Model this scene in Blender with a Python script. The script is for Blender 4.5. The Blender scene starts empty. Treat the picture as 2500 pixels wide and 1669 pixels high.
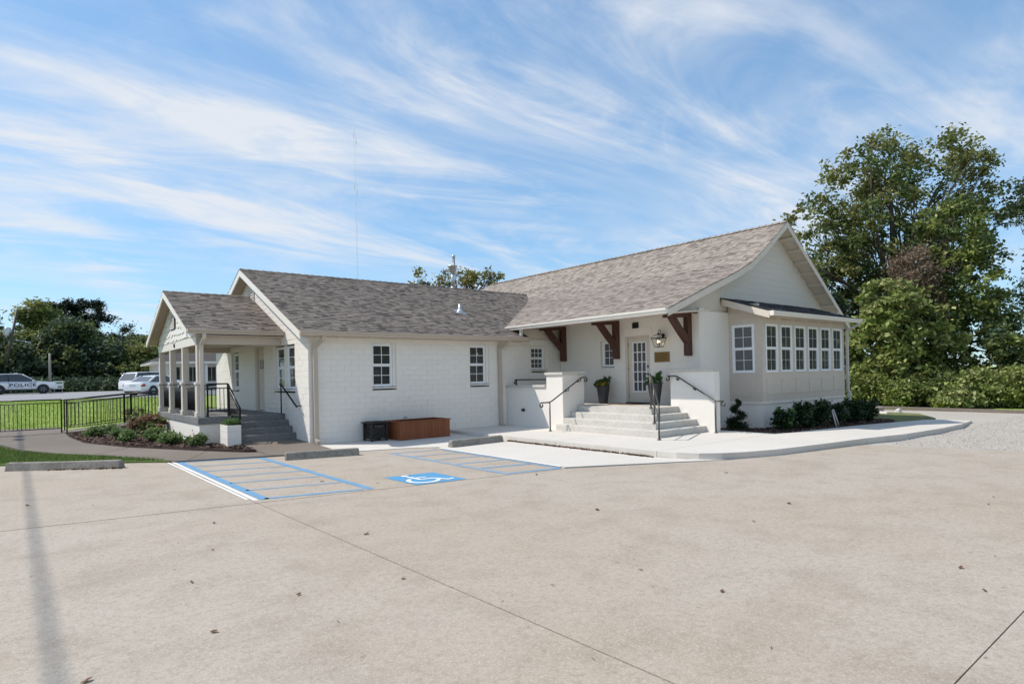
import bpy, bmesh, math, random
import numpy as np
from mathutils import Vector, Matrix
random.seed(7); RNG = np.random.default_rng(11)
SC = bpy.context.scene
COL = SC.collection
# ------------------------------------------------------------------ camera
cam = bpy.data.cameras.new('camera'); camo = bpy.data.objects.new('camera', cam); COL.objects.link(camo)
cam.sensor_width = 36.0; cam.lens = 1491.98/2500*36; cam.shift_y = 79.23/2500
cam.clip_start = 0.05; cam.clip_end = 6000
def cam_axes(yaw, pitch, roll):
    f = Vector((-math.sin(yaw), math.cos(yaw), 0)); r = Vector((math.cos(yaw), math.sin(yaw), 0)); u = Vector((0, 0, 1))
    f2 = f*math.cos(pitch)+u*math.sin(pitch); u2 = -f*math.sin(pitch)+u*math.cos(pitch)
    return r*math.cos(roll)+u2*math.sin(roll), -r*math.sin(roll)+u2*math.cos(roll), f2
_r, _u, _f = cam_axes(-.6827, .0026, -.0209)
camo.matrix_world = Matrix(((_r.x, _u.x, -_f.x, -6.075), (_r.y, _u.y, -_f.y, -16.07), (_r.z, _u.z, -_f.z, 1.766), (0, 0, 0, 1)))
SC.camera = camo
# ------------------------------------------------------------------ light
SUN_TO = Vector((-1.14, 1.0, 1.83)).normalized()
EL = math.asin(SUN_TO.z); AZ = math.atan2(SUN_TO.x, SUN_TO.y)      # azimuth clockwise from +Y
sl = bpy.data.lights.new('sun', 'SUN'); so = bpy.data.objects.new('sun', sl); COL.objects.link(so)
sl.energy = 3.6; sl.angle = math.radians(.53); sl.color = (1, .93, .83)
so.rotation_euler = (-SUN_TO).to_track_quat('-Z', 'Y').to_euler(); so.location = (-40, 40, 60)
W = bpy.data.worlds.new('World'); SC.world = W; W.use_nodes = True
nt = W.node_tree; nt.nodes.clear()
def wn(t, **k):
    n = nt.nodes.new(t)
    for a, b in k.items(): setattr(n, a, b)
    return n
wo = wn('ShaderNodeOutputWorld'); bg = wn('ShaderNodeBackground'); bg.inputs['Strength'].default_value = .14
sky = wn('ShaderNodeTexSky', sky_type='NISHITA', sun_disc=False, sun_elevation=EL, sun_rotation=AZ, altitude=50, air_density=1.0, dust_density=.3, ozone_density=1.0)
tc = wn('ShaderNodeTexCoord'); sep = wn('ShaderNodeSeparateXYZ'); nt.links.new(tc.outputs['Generated'], sep.inputs[0])
def wm(op, a, b=None, c=None):
    n = wn('ShaderNodeMath', operation=op)
    for i, x in enumerate((a, b, c)):
        if x is None: continue
        if isinstance(x, (int, float)): n.inputs[i].default_value = x
        else: nt.links.new(x, n.inputs[i])
    return n.outputs[0]
zz = wm('ADD', wm('MAXIMUM', sep.outputs[2], 0.0), .16)
cu = wm('DIVIDE', sep.outputs[0], zz); cv = wm('DIVIDE', sep.outputs[1], zz)
cmb = wn('ShaderNodeCombineXYZ'); nt.links.new(cu, cmb.inputs[0]); nt.links.new(cv, cmb.inputs[1])
def cloud(rot, sc, loc, detail, rough, dist, lo, hi):
    m = wn('ShaderNodeMapping'); nt.links.new(cmb.outputs[0], m.inputs[0])
    m.inputs['Rotation'].default_value = (0, 0, math.radians(rot)); m.inputs['Scale'].default_value = sc; m.inputs['Location'].default_value = loc
    n = wn('ShaderNodeTexNoise'); n.inputs['Detail'].default_value = detail; n.inputs['Roughness'].default_value = rough
    n.inputs['Distortion'].default_value = dist; n.inputs['Scale'].default_value = 1.0; nt.links.new(m.outputs[0], n.inputs['Vector'])
    r = wn('ShaderNodeMapRange'); r.interpolation_type = 'SMOOTHSTEP'; r.inputs[1].default_value = lo; r.inputs[2].default_value = hi
    nt.links.new(n.outputs[0], r.inputs[0]); return r.outputs[0]
c1 = cloud(62, (.55, 2.0, 1), (3.2, .35, 0), 9, .6, 1.6, .40, .72)        # long fibrous streaks
c2 = cloud(28, (1.4, 3.4, 1), (1.1, 4.0, 0), 9, .65, 1.2, .45, .80)       # finer wisps
c3 = cloud(50, (.5, .6, 1), (11.7, 2.2, 0), 4, .55, .8, .36, .62)         # where clouds gather
c4 = cloud(70, (.8, 1.1, 1), (2.4, 7.1, 0), 5, .55, 1.0, .40, .75)        # thin milky veil
cf = wm('MULTIPLY', wm('MINIMUM', wm('ADD', c1, wm('MULTIPLY', c2, .6)), 1.0), wm('ADD', wm('MULTIPLY', c3, .85), .12))
cf = wm('MINIMUM', wm('ADD', wm('MULTIPLY', cf, .85), wm('MULTIPLY', c4, .38)), .92)
gm = wn('ShaderNodeGamma'); gm.inputs[1].default_value = .6; nt.links.new(sky.outputs[0], gm.inputs[0])      # softer contrast between zenith and horizon
tn = wn('ShaderNodeMix', data_type='RGBA', blend_type='MULTIPLY'); tn.inputs[0].default_value = 1; nt.links.new(gm.outputs[0], tn.inputs[6]); tn.inputs[7].default_value = (1.10, 1.56, 1.95, 1)
mx = wn('ShaderNodeMix', data_type='RGBA'); nt.links.new(cf, mx.inputs[0]); nt.links.new(tn.outputs[2], mx.inputs[6]); mx.inputs[7].default_value = (4.7, 4.9, 5.2, 1)
nt.links.new(mx.outputs[2], bg.inputs[0]); nt.links.new(bg.outputs[0], wo.inputs[0])
SC.view_settings.view_transform = 'Standard'; SC.view_settings.look = 'None'; SC.view_settings.gamma = 1
SC.view_settings.exposure = .3; SC.view_settings.use_curve_mapping = False
SC.cycles.max_bounces = 8; SC.cycles.diffuse_bounces = 4; SC.cycles.transparent_max_bounces = 12
SC.cycles.use_denoising = True
# ------------------------------------------------------------------ helpers: objects
def link(name, data, parent=None):
    o = bpy.data.objects.new(name, data); COL.objects.link(o)
    if parent is not None: o.parent = parent
    return o
def tag(o, label=None, cat=None, group=None, kind=None):
    if label: o['label'] = label
    if cat: o['category'] = cat
    if group: o['group'] = group
    if kind: o['kind'] = kind
    return o
def thing(name, label, cat, loc=(0, 0, 0), rz=0, group=None):
    o = link(name, None); o.location = loc; o.rotation_euler = (0, 0, rz); o.empty_display_size = .2
    return tag(o, label, cat, group)
def copy_tree(o, parent=None):
    c = o.copy(); COL.objects.link(c)
    if parent is not None: c.parent = parent
    for ch in list(o.children): copy_tree(ch, c)
    return c
class MB:
    """collects shapes and links them as one mesh object"""
    def __init__(s): s.v = []; s.f = []; s.smooth = []
    def add(s, vs, fs, sm=False):
        b = len(s.v); s.v += [tuple(x) for x in vs]; s.f += [tuple(b+i for i in f) for f in fs]; s.smooth += [sm]*len(fs); return s
    def box(s, x0, x1, y0, y1, z0, z1):
        x0, x1 = min(x0, x1), max(x0, x1); y0, y1 = min(y0, y1), max(y0, y1); z0, z1 = min(z0, z1), max(z0, z1)
        return s.add([(x0,y0,z0),(x1,y0,z0),(x1,y1,z0),(x0,y1,z0),(x0,y0,z1),(x1,y0,z1),(x1,y1,z1),(x0,y1,z1)],
                     [(0,3,2,1),(4,5,6,7),(0,1,5,4),(1,2,6,5),(2,3,7,6),(3,0,4,7)])
    def bbox(s, x0, x1, y0, y1, z0, z1, b=.01):
        """box with chamfered edges"""
        x0, x1 = min(x0, x1), max(x0, x1); y0, y1 = min(y0, y1), max(y0, y1); z0, z1 = min(z0, z1), max(z0, z1)
        b = min(b, (x1-x0)*.45, (y1-y0)*.45, (z1-z0)*.45); V = []
        for i in (0, 1):
            for j in (0, 1):
                for k in (0, 1):
                    X, Y, Zv = (x0, x1)[i], (y0, y1)[j], (z0, z1)[k]; sx, sy, sz = (b, -b)[i], (b, -b)[j], (b, -b)[k]
                    V += [(X, Y+sy, Zv+sz), (X+sx, Y, Zv+sz), (X+sx, Y+sy, Zv)]
        n = lambda i, j, k, a: (i*4+j*2+k)*3+a
        F = []
        for i in (0, 1): q = [n(i,0,0,0), n(i,1,0,0), n(i,1,1,0), n(i,0,1,0)]; F.append(q if i else q[::-1])
        for j in (0, 1): q = [n(0,j,0,1), n(1,j,0,1), n(1,j,1,1), n(0,j,1,1)]; F.append(q[::-1] if j else q)
        for k in (0, 1): q = [n(0,0,k,2), n(1,0,k,2), n(1,1,k,2), n(0,1,k,2)]; F.append(q if k else q[::-1])
        for i in (0, 1):
            for j in (0, 1): F.append([n(i,j,0,0), n(i,j,0,1), n(i,j,1,1), n(i,j,1,0)])
            for k in (0, 1): F.append([n(i,0,k,0), n(i,0,k,2), n(i,1,k,2), n(i,1,k,0)])
        for j in (0, 1):
            for k in (0, 1): F.append([n(0,j,k,1), n(0,j,k,2), n(1,j,k,2), n(1,j,k,1)])
        for i in (0, 1):
            for j in (0, 1):
                for k in (0, 1): F.append([n(i,j,k,0), n(i,j,k,1), n(i,j,k,2)])
        return s.add(V, F)
    def prism(s, poly, axis, a, b):
        """polygon extruded along an axis; poly in the two other coordinates"""
        n = len(poly)
        def P(p, t): return {'x': (t, p[0], p[1]), 'y': (p[0], t, p[1]), 'z': (p[0], p[1], t)}[axis]
        return s.add([P(p, a) for p in poly]+[P(p, b) for p in poly], [tuple(range(n))[::-1], tuple(range(n, 2*n))]+[(i, (i+1) % n, n+(i+1) % n, n+i) for i in range(n)])
    def slab(s, quad, th):
        """quad (4 points, ccw seen from above) with thickness downwards along -z"""
        q = [Vector(p) for p in quad]; n = len(q); d = Vector((0, 0, -th))
        return s.add(q+[p+d for p in q], [tuple(range(n)), tuple(range(n, 2*n))[::-1]]+[(i, n+i, n+(i+1) % n, (i+1) % n) for i in range(n)])
    def tube(s, pts, r, n=8, closed=False, cap=True):
        P = [Vector(p) for p in pts]; R = r if isinstance(r, (list, tuple)) else [r]*len(P); V = []; F = []
        up = Vector((0, 0, 1)); prev = None
        for i, p in enumerate(P):
            a = P[max(i-1, 0)] if not closed else P[i-1]; b = P[min(i+1, len(P)-1)] if not closed else P[(i+1) % len(P)]
            t = (b-a).normalized()
            if prev is None: x = t.cross(up if abs(t.z) < .95 else Vector((1, 0, 0))).normalized()
            else: x = (prev-t*prev.dot(t)).normalized()
            prev = x; y = t.cross(x)
            V += [p+(x*math.cos(2*math.pi*k/n)+y*math.sin(2*math.pi*k/n))*R[i] for k in range(n)]
        m = len(P)
        for i in range(m if closed else m-1):
            for k in range(n):
                a = i*n+k; b = i*n+(k+1) % n; c = ((i+1) % m)*n+(k+1) % n; d = ((i+1) % m)*n+k; F.append((a, b, c, d))
        s.add(V, F, True)
        if cap and not closed:
            b = len(s.v)-len(V); s.f += [tuple(b+k for k in range(n))[::-1], tuple(b+(m-1)*n+k for k in range(n))]; s.smooth += [False, False]
        return s
    def lathe(s, prof, c=(0, 0, 0), n=20, axis='z', sm=True):
        V = []; F = []
        for r, h in prof:
            for k in range(n):
                a = 2*math.pi*k/n; x, y = r*math.cos(a), r*math.sin(a)
                V.append({'z': (c[0]+x, c[1]+y, c[2]+h), 'y': (c[0]+x, c[1]+h, c[2]+y), 'x': (c[0]+h, c[1]+x, c[2]+y)}[axis])
        for i in range(len(prof)-1):
            for k in range(n): F.append((i*n+k, i*n+(k+1) % n, (i+1)*n+(k+1) % n, (i+1)*n+k))
        s.add(V, F, sm)
        b = len(s.v)-len(V); m = len(prof)
        s.f += [tuple(b+k for k in range(n))[::-1], tuple(b+(m-1)*n+k for k in range(n))]; s.smooth += [False, False]
        return s
    def mesh(s, name, mat):
        me = bpy.data.meshes.new(name); me.from_pydata(s.v, [], s.f)
        me.polygons.foreach_set('use_smooth', s.smooth); me.update()
        if mat:
            me.materials.append(mat)
            if mat.name.startswith(('pane', 'car_glass')):       # glass needs outward normals
                b = bmesh.new(); b.from_mesh(me); bmesh.ops.recalc_face_normals(b, faces=b.faces); b.to_mesh(me); b.free()
        return me
    def build(s, name, mat, parent=None): return link(name, s.mesh(name, mat), parent)
def npmesh(name, verts, k, mat):
    """many separate k-gons from an (n*k,3) array"""
    verts = np.ascontiguousarray(verts, np.float32).reshape(-1, 3); n = len(verts)//k
    me = bpy.data.meshes.new(name); me.vertices.add(len(verts)); me.vertices.foreach_set('co', verts.ravel())
    me.loops.add(len(verts)); me.loops.foreach_set('vertex_index', np.arange(len(verts), dtype=np.int32))
    me.polygons.add(n); me.polygons.foreach_set('loop_start', np.arange(0, n*k, k, dtype=np.int32)); me.polygons.foreach_set('loop_total', np.full(n, k, np.int32))
    me.update(calc_edges=True); me.materials.append(mat); return me
class Fr:
    """wall frame: axis 'y' = wall facing -Y (u is x), axis 'x' = wall facing -X (u is y); d = metres out of the wall"""
    def __init__(s, axis, plane): s.a = axis; s.p = plane
    def P(s, u, d, z): return (u, s.p-d, z) if s.a == 'y' else (s.p-d, u, z)
    def box(s, mb, u0, u1, d0, d1, z0, z1, b=0):
        a = s.P(u0, d0, z0); c = s.P(u1, d1, z1)
        return mb.bbox(a[0], c[0], a[1], c[1], a[2], c[2], b) if b else mb.box(a[0], c[0], a[1], c[1], a[2], c[2])
def wall_with_holes(fr, u0, u1, z0, z1, th, holes):
    us = sorted({u0, u1, *[min(max(h[i], u0), u1) for h in holes for i in (0, 1)]}); zs = sorted({z0, z1, *[min(max(h[i], z0), z1) for h in holes for i in (2, 3)]})
    sol = lambda i, j: 0 <= i < len(us)-1 and 0 <= j < len(zs)-1 and not any(h[0]-1e-6 <= us[i] and us[i+1] <= h[1]+1e-6 and h[2]-1e-6 <= zs[j] and zs[j+1] <= h[3]+1e-6 for h in holes)
    m = MB(); P = fr.P
    for i in range(len(us)-1):
        for j in range(len(zs)-1):
            if not sol(i, j): continue
            a, b, c, d = us[i], us[i+1], zs[j], zs[j+1]
            for dd in (0, -th): m.add([P(a, dd, c), P(b, dd, c), P(b, dd, d), P(a, dd, d)], [(0, 1, 2, 3)])
            if not sol(i-1, j): m.add([P(a, 0, c), P(a, -th, c), P(a, -th, d), P(a, 0, d)], [(0, 1, 2, 3)])
            if not sol(i+1, j): m.add([P(b, 0, c), P(b, -th, c), P(b, -th, d), P(b, 0, d)], [(0, 1, 2, 3)])
            if not sol(i, j-1): m.add([P(a, 0, c), P(a, -th, c), P(b, -th, c), P(b, 0, c)], [(0, 1, 2, 3)])
            if not sol(i, j+1): m.add([P(a, 0, d), P(a, -th, d), P(b, -th, d), P(b, 0, d)], [(0, 1, 2, 3)])
    return m
# ------------------------------------------------------------------ helpers: materials
class Mat:
    def __init__(s, name, base=(.5, .5, .5), rough=.6, metal=0, spec=.5):
        s.m = bpy.data.materials.new(name); s.m.use_nodes = True; s.t = s.m.node_tree; s.b = s.t.nodes['Principled BSDF']
        s.b.inputs['Base Color'].default_value = (*base, 1); s.b.inputs['Roughness'].default_value = rough
        s.b.inputs['Metallic'].default_value = metal; s.b.inputs['Specular IOR Level'].default_value = spec
        s.pos = None
    def n(s, t, **k):
        n = s.t.nodes.new(t)
        for a, b in k.items(): setattr(n, a, b)
        return n
    def l(s, a, b): s.t.links.new(a, b)
    def coord(s, scale=(1, 1, 1), rot=(0, 0, 0)):
        if s.pos is None: s.pos = s.n('ShaderNodeNewGeometry')
        mp = s.n('ShaderNodeMapping'); mp.inputs['Scale'].default_value = scale; mp.inputs['Rotation'].default_value = rot
        s.l(s.pos.outputs['Position'], mp.inputs[0]); return mp.outputs[0]
    def noise(s, sc, detail=4, rough=.55, scale=(1, 1, 1), dist=0):
        n = s.n('ShaderNodeTexNoise'); n.inputs['Scale'].default_value = sc; n.inputs['Detail'].default_value = detail
        n.inputs['Roughness'].default_value = rough; n.inputs['Distortion'].default_value = dist; s.l(s.coord(scale), n.inputs['Vector']); return n.outputs[0]
    def island(s):
        if s.pos is None: s.pos = s.n('ShaderNodeNewGeometry')
        return s.pos.outputs['Random Per Island']
    def objrand(s): return s.n('ShaderNodeObjectInfo').outputs['Random']
    def ramp(s, fac, stops):
        r = s.n('ShaderNodeValToRGB'); e = r.color_ramp.elements
        while len(e) < len(stops): e.new(.5)
        for i, (p, c) in enumerate(stops): e[i].position = p; e[i].color = (*c, 1)
        s.l(fac, r.inputs[0]); return r.outputs[0]
    def mix(s, fac, a, b, mode='MIX'):
        m = s.n('ShaderNodeMix', data_type='RGBA', blend_type=mode)
        for i, x in ((0, fac), (6, a), (7, b)):
            if isinstance(x, (int, float)): m.inputs[i].default_value = x
            elif isinstance(x, tuple): m.inputs[i].default_value = (*x, 1)
            else: s.l(x, m.inputs[i])
        return m.outputs[2]
    def mr(s, x, a, b, c=0, d=1):
        r = s.n('ShaderNodeMapRange'); s.l(x, r.inputs[0])
        for i, v in enumerate((a, b, c, d)): r.inputs[i+1].default_value = v
        return r.outputs[0]
    def math(s, op, a, b):
        m = s.n('ShaderNodeMath', operation=op)
        for i, x in enumerate((a, b)):
            if isinstance(x, (int, float)): m.inputs[i].default_value = x
            else: s.l(x, m.inputs[i])
        return m.outputs[0]
    def color(s, c): s.l(c, s.b.inputs['Base Color']); return s
    def bump(s, h, strength=.3, dist=.01):
        b = s.n('ShaderNodeBump'); b.inputs['Strength'].default_value = strength; b.inputs['Distance'].default_value = dist
        s.l(h, b.inputs['Height']); s.l(b.outputs[0], s.b.inputs['Normal']); return s
M = {}
def simple(name, base, rough=.6, metal=0, spec=.5, var=.12, sc=6., bump=0, bsc=60):
    m = Mat(name, base, rough, metal, spec)
    if var:
        d = tuple(c*(1-var) for c in base); e = tuple(min(1, c*(1+var*.6)) for c in base)
        m.color(m.ramp(m.noise(sc, 5, .6), [(.3, d), (.7, e)]))
    if bump: m.bump(m.noise(bsc, 4, .6), bump, .004)
    M[name] = m.m; return m
# ------------------------------------------------------------------ materials
def brick_paint(name, base, bw, bh, rot, strength=.5):
    m = Mat(name, base, .55); br = m.n('ShaderNodeTexBrick'); br.inputs['Scale'].default_value = 1
    br.inputs['Brick Width'].default_value = bw; br.inputs['Row Height'].default_value = bh; br.inputs['Mortar Size'].default_value = .006; br.inputs['Mortar Smooth'].default_value = .6
    m.l(m.coord((1, 1, 1), rot), br.inputs['Vector'])
    n1 = m.noise(1.3, 5, .6); n2 = m.noise(40, 3, .6)
    m.color(m.mix(m.mr(n1, .35, .75, 0, .5), base, tuple(c*.93 for c in base)))
    h = m.math('ADD', m.math('MULTIPLY', br.outputs['Fac'], -1.0), m.math('MULTIPLY', n2, .5)); m.bump(h, strength, .006); M[name] = m.m
H = math.pi/2
brick_paint('white_brick_y', (.80, .755, .70), .21, .075, (H, 0, 0)); brick_paint('white_brick_x', (.80, .755, .70), .21, .075, (H, 0, H))
m = Mat('white_block', (.80, .755, .70), .5); n = m.noise(25, 4, .65); m.color(m.ramp(m.objrand(), [(0, (.785, .74, .685)), (1, (.81, .765, .71))])); m.bump(n, .3, .006); M['white_block'] = m.m
simple('white_paint', (.80, .755, .70), .45, var=.04, bump=.12, bsc=30)
simple('vinyl_white', (.83, .84, .86), .3, var=.02)
simple('muntin_grey', (.50, .51, .53), .35, var=.02)
simple('cream_paint', (.64, .565, .49), .5, var=.05, bump=.1, bsc=20)
simple('beige_siding', (.58, .51, .44), .55, var=.05, bump=.12, bsc=25)
simple('gutter_taupe', (.50, .42, .345), .4, var=.05)
simple('gutter_cream', (.76, .72, .66), .4, var=.04)
simple('grey_trim', (.56, .53, .51), .5, var=.05)
m = Mat('soffit', (.44, .365, .285), .6); wv = m.n('ShaderNodeTexWave', bands_direction='X', wave_profile='SAW'); wv.inputs['Scale'].default_value = 3.2; m.l(m.coord((1, 1, 1)), wv.inputs['Vector'])
m.bump(wv.outputs[1], .3, .006); M['soffit'] = m.m
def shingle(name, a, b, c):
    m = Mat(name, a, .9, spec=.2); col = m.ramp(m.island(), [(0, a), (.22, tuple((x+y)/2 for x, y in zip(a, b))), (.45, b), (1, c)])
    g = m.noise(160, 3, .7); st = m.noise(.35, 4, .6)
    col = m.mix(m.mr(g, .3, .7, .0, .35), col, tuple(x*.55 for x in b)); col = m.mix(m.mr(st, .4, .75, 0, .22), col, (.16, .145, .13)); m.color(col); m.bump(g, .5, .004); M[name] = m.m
shingle('shingle', (.072, .062, .055), (.195, .168, .148), (.255, .215, .19)); shingle('shingle_sunlit', (.19, .160, .138), (.335, .285, .248), (.41, .35, .305))  # paler copy for the main roof, its stronger sunlight put into the colour
simple('roof_deck', (.055, .048, .045), .95, var=.2)
m = Mat('dark_shingle', (.035, .037, .045), .9); m.color(m.ramp(m.island(), [(0, (.025, .027, .034)), (1, (.06, .06, .068))])); m.bump(m.noise(150, 3, .7), .4, .003); M['dark_shingle'] = m.m
# window glass: dark room behind a reflecting pane
def glass(name, base, refl, rough=.02):
    m = Mat(name, base, .6); g = m.n('ShaderNodeBsdfGlossy'); g.inputs['Roughness'].default_value = rough; g.inputs['Color'].default_value = (.95, .98, 1, 1)
    lw = m.n('ShaderNodeFresnel'); lw.inputs['IOR'].default_value = 1.5
    mx = m.n('ShaderNodeMixShader'); m.l(m.mr(lw.outputs[0], 0, 1, refl, 1), mx.inputs[0]); m.l(m.b.outputs[0], mx.inputs[1]); m.l(g.outputs[0], mx.inputs[2])
    wob = m.n('ShaderNodeBump'); wob.inputs['Strength'].default_value = .03; wob.inputs['Distance'].default_value = .02; m.l(m.noise(3, 2), wob.inputs['Height']); m.l(wob.outputs[0], g.inputs['Normal'])
    m.l(mx.outputs[0], m.t.nodes['Material Output'].inputs[0]); M[name] = m.m
glass('pane_dark', (.010, .011, .012), .02); glass('pane_blind', (.085, .088, .10), .01); glass('pane_grey', (.045, .046, .05), .01); glass('car_glass', (.01, .012, .015), .03)
# ground
def concrete(name, a, b, dark, stain, bump=.35, fine=.6):
    m = Mat(name, a, .85, spec=.3)
    n1 = m.noise(.22, 5, .6, dist=.2); n2 = m.noise(1.7, 7, .68); n3 = m.noise(85, 4, .75); n4 = m.noise(.6, 8, .7); n5 = m.noise(16, 8, .78); n6 = m.noise(42, 5, .72)
    c = m.mix(m.mr(n1, .38, .64), a, b); c = m.mix(m.mr(n2, .47, .78, 0, stain), c, dark); c = m.mix(m.mr(n4, .53, .78, 0, stain*.8), c, dark)
    c = m.mix(m.mr(n5, .47, .63, 0, .50*min(1, stain*1.6)), c, dark); c = m.mix(m.mr(n6, .51, .64, 0, .55*min(1, stain*1.6)), c, tuple(min(1, x*1.30) for x in b))
    c = m.mix(m.mr(n3, .50, .70, 0, fine), c, tuple(x*.45 for x in a)); m.color(c)
    h = m.math('ADD', n3, m.math('MULTIPLY', n5, .8)); m.bump(h, bump, .006); M[name] = m.m
concrete('concrete_old', (.425, .358, .288), (.45, .395, .335), (.25, .20, .15), .6)
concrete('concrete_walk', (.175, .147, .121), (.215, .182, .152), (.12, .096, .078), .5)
concrete('concrete_new', (.60, .565, .51), (.66, .62, .57), (.43, .39, .34), .22, .2, .3)
concrete('concrete_step', (.52, .495, .45), (.58, .555, .51), (.30, .285, .26), .45, .2, .3)
concrete('concrete_grey', (.18, .18, .185), (.24, .24, .24), (.07, .07, .075), .6, .3, .4)
concrete('stop_concrete', (.25, .228, .195), (.33, .305, .265), (.075, .066, .055), .8, .8)
concrete('asphalt', (.27, .28, .29), (.31, .315, .32), (.18, .185, .19), .4, .3, .3)
simple('joint_dark', (.06, .052, .045), .95, var=.3)
m = Mat('gravel', (.4, .37, .34), .95); vo = m.n('ShaderNodeTexVoronoi'); vo.inputs['Scale'].default_value = 28; m.l(m.coord(), vo.inputs['Vector'])
big = m.noise(.5, 4, .6); c = m.mix(m.mr(vo.outputs['Distance'], 0, .6, 0, .5), (.56, .52, .47), (.28, .255, .22)); c = m.mix(m.mr(big, .4, .75, 0, .5), c, (.40, .33, .27)); m.color(c); m.bump(vo.outputs['Distance'], .8, .02); M['gravel'] = m.m
m = Mat('gravel_stone', (.5, .48, .45), .9); m.color(m.ramp(m.island(), [(0, (.24, .22, .20)), (.5, (.46, .43, .40)), (1, (.62, .60, .57))])); M['gravel_stone'] = m.m
m = Mat('soil_grass', (.06, .1, .03), .95); n = m.noise(.6, 6, .65); n2 = m.noise(18, 4, .7); c = m.ramp(n, [(.3, (.27, .36, .07)), (.55, (.33, .42, .09)), (.75, (.40, .40, .13))]); c = m.mix(m.mr(n2, .4, .75, 0, .6), c, (.14, .20, .04)); m.color(c); m.bump(n2, .5, .02); M['soil_grass'] = m.m
simple('dry_grass', (.16, .17, .055), .95, var=.35, sc=8, bump=.6, bsc=40)
m = Mat('grass_blade', (.1, .2, .03), .7, spec=.2); m.color(m.ramp(m.island(), [(0, (.25, .36, .06)), (.6, (.38, .49, .11)), (.9, (.46, .53, .15)), (1, (.52, .47, .2))])); M['grass_blade'] = m.m
simple('strip_grass', (.13, .19, .045), .95, var=.4, sc=9, bump=.6, bsc=40)
m = Mat('strip_blade', (.1, .2, .03), .7, spec=.2); m.color(m.ramp(m.island(), [(0, (.08, .13, .025)), (.6, (.19, .26, .06)), (.9, (.27, .33, .10)), (1, (.33, .30, .14))])); M['strip_blade'] = m.m
m = Mat('mulch', (.07, .04, .03), .95); n = m.noise(22, 6, .75); m.color(m.ramp(n, [(.3, (.018, .010, .008)), (.55, (.065, .034, .026)), (.8, (.13, .075, .055))])); m.bump(n, 1, .05); M['mulch'] = m.m
m = Mat('mulch_chip', (.09, .05, .035), .9); m.color(m.ramp(m.island(), [(0, (.028, .015, .011)), (.6, (.09, .048, .034)), (1, (.19, .12, .09))])); M['mulch_chip'] = m.m
def paint(name, col, wear):
    m = Mat(name, col, .7); n = m.noise(5, 6, .7, dist=.4); n2 = m.noise(60, 3, .7); f = m.math('ADD', m.mr(n, .45, .72, 0, wear), m.mr(n2, .55, .8, 0, wear*.8))
    m.color(m.mix(m.math('MINIMUM', f, .85), col, (.40, .355, .31))); m.bump(n2, .3, .004); M[name] = m.m
paint('paint_blue', (.105, .29, .49), .35); paint('paint_blue_worn', (.17, .31, .45), .95); paint('paint_white', (.80, .80, .78), .15); paint('symbol_blue', (.075, .285, .50), .15)
# wood, metal, misc
def wood(name, a, b, vert=True, rough=.6):
    m = Mat(name, a, rough); n = m.noise(14, 6, .6, (1, 1, .08) if vert else (.08, 1, 1), 1.0); o = m.objrand()
    c = m.mix(m.mr(n, .35, .7), a, b); c = m.mix(m.mr(o, 0, 1, 0, .45), c, tuple(x*.62 for x in a)); m.color(c); m.bump(n, .2, .003); M[name] = m.m
wood('cedar', (.215, .06, .018), (.31, .10, .034)); wood('bracket_wood', (.062, .018, .009), (.10, .032, .016), rough=.55); wood('pole_wood', (.055, .043, .035), (.10, .08, .065)); wood('grey_pole', (.24, .22, .20), (.32, .30, .27))
simple('black_metal', (.018, .018, .02), .4, .6, var=.2, sc=20)
simple('bronze_rail', (.085, .08, .075), .38, .5, var=.2, sc=20)
simple('dark_brown_metal', (.030, .024, .022), .55, .3, var=.3, sc=12)
simple('galvanised', (.55, .57, .60), .35, .8, var=.2, sc=14)
simple('pot_charcoal', (.038, .038, .045), .42, var=.15, sc=9)
simple('brass', (.26, .155, .052), .42, .6, var=.2, sc=25, bump=.15, bsc=90)
simple('brass_dark', (.10, .058, .02), .5, .5, var=.1)
simple('black_plastic', (.02, .02, .022), .45, var=.1)
simple('timber_grey', (.33, .29, .24), .85, var=.25, sc=5, bump=.3, bsc=30)
simple('doormat', (.17, .095, .055), .95, var=.3, sc=70, bump=.4, bsc=120)
simple('sign_black', (.025, .025, .03), .5, var=.1); simple('sign_text', (.75, .75, .74), .5, var=0)
simple('sign_green', (.08, .23, .10), .5, var=.1)
simple('car_white', (.80, .81, .83), .18, 0, .6, var=.02); M['car_white'].node_tree.nodes['Principled BSDF'].inputs['Coat Weight'].default_value = .6
simple('tyre', (.016, .016, .017), .85, var=.2, sc=30); simple('rim', (.42, .43, .45), .3, .9, var=.1); simple('rim_dark', (.05, .05, .055), .4, .7, var=.1)
simple('tail_light', (.32, .015, .02), .2, var=.05); simple('police_blue', (.012, .03, .10), .35, var=.05); simple('chrome', (.7, .71, .72), .15, 1, var=0); simple('plate', (.6, .62, .6), .5, var=.05)
simple('bark', (.11, .09, .072), .95, var=.35, sc=8, bump=.7, bsc=14); simple('pale_bark', (.24, .22, .19), .9, var=.35, sc=5, bump=.5, bsc=14)
simple('mast', (.55, .58, .63), .6, var=.1)
m = Mat('flame_bulb', (1, .9, .7), .3); m.b.inputs['Emission Color'].default_value = (1, .80, .48, 1); m.b.inputs['Emission Strength'].default_value = 9; M['flame_bulb'] = m.m
m = Mat('lantern_glass', (.9, .9, .9), .02); tr = m.n('ShaderNodeBsdfTransparent'); tr.inputs[0].default_value = (.93, .93, .92, 1); gl = m.n('ShaderNodeBsdfGlossy'); gl.inputs['Roughness'].default_value = .03
mx_ = m.n('ShaderNodeMixShader'); mx_.inputs[0].default_value = .07; m.l(tr.outputs[0], mx_.inputs[1]); m.l(gl.outputs[0], mx_.inputs[2]); m.l(mx_.outputs[0], m.t.nodes['Material Output'].inputs[0]); M['lantern_glass'] = m.m
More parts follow.
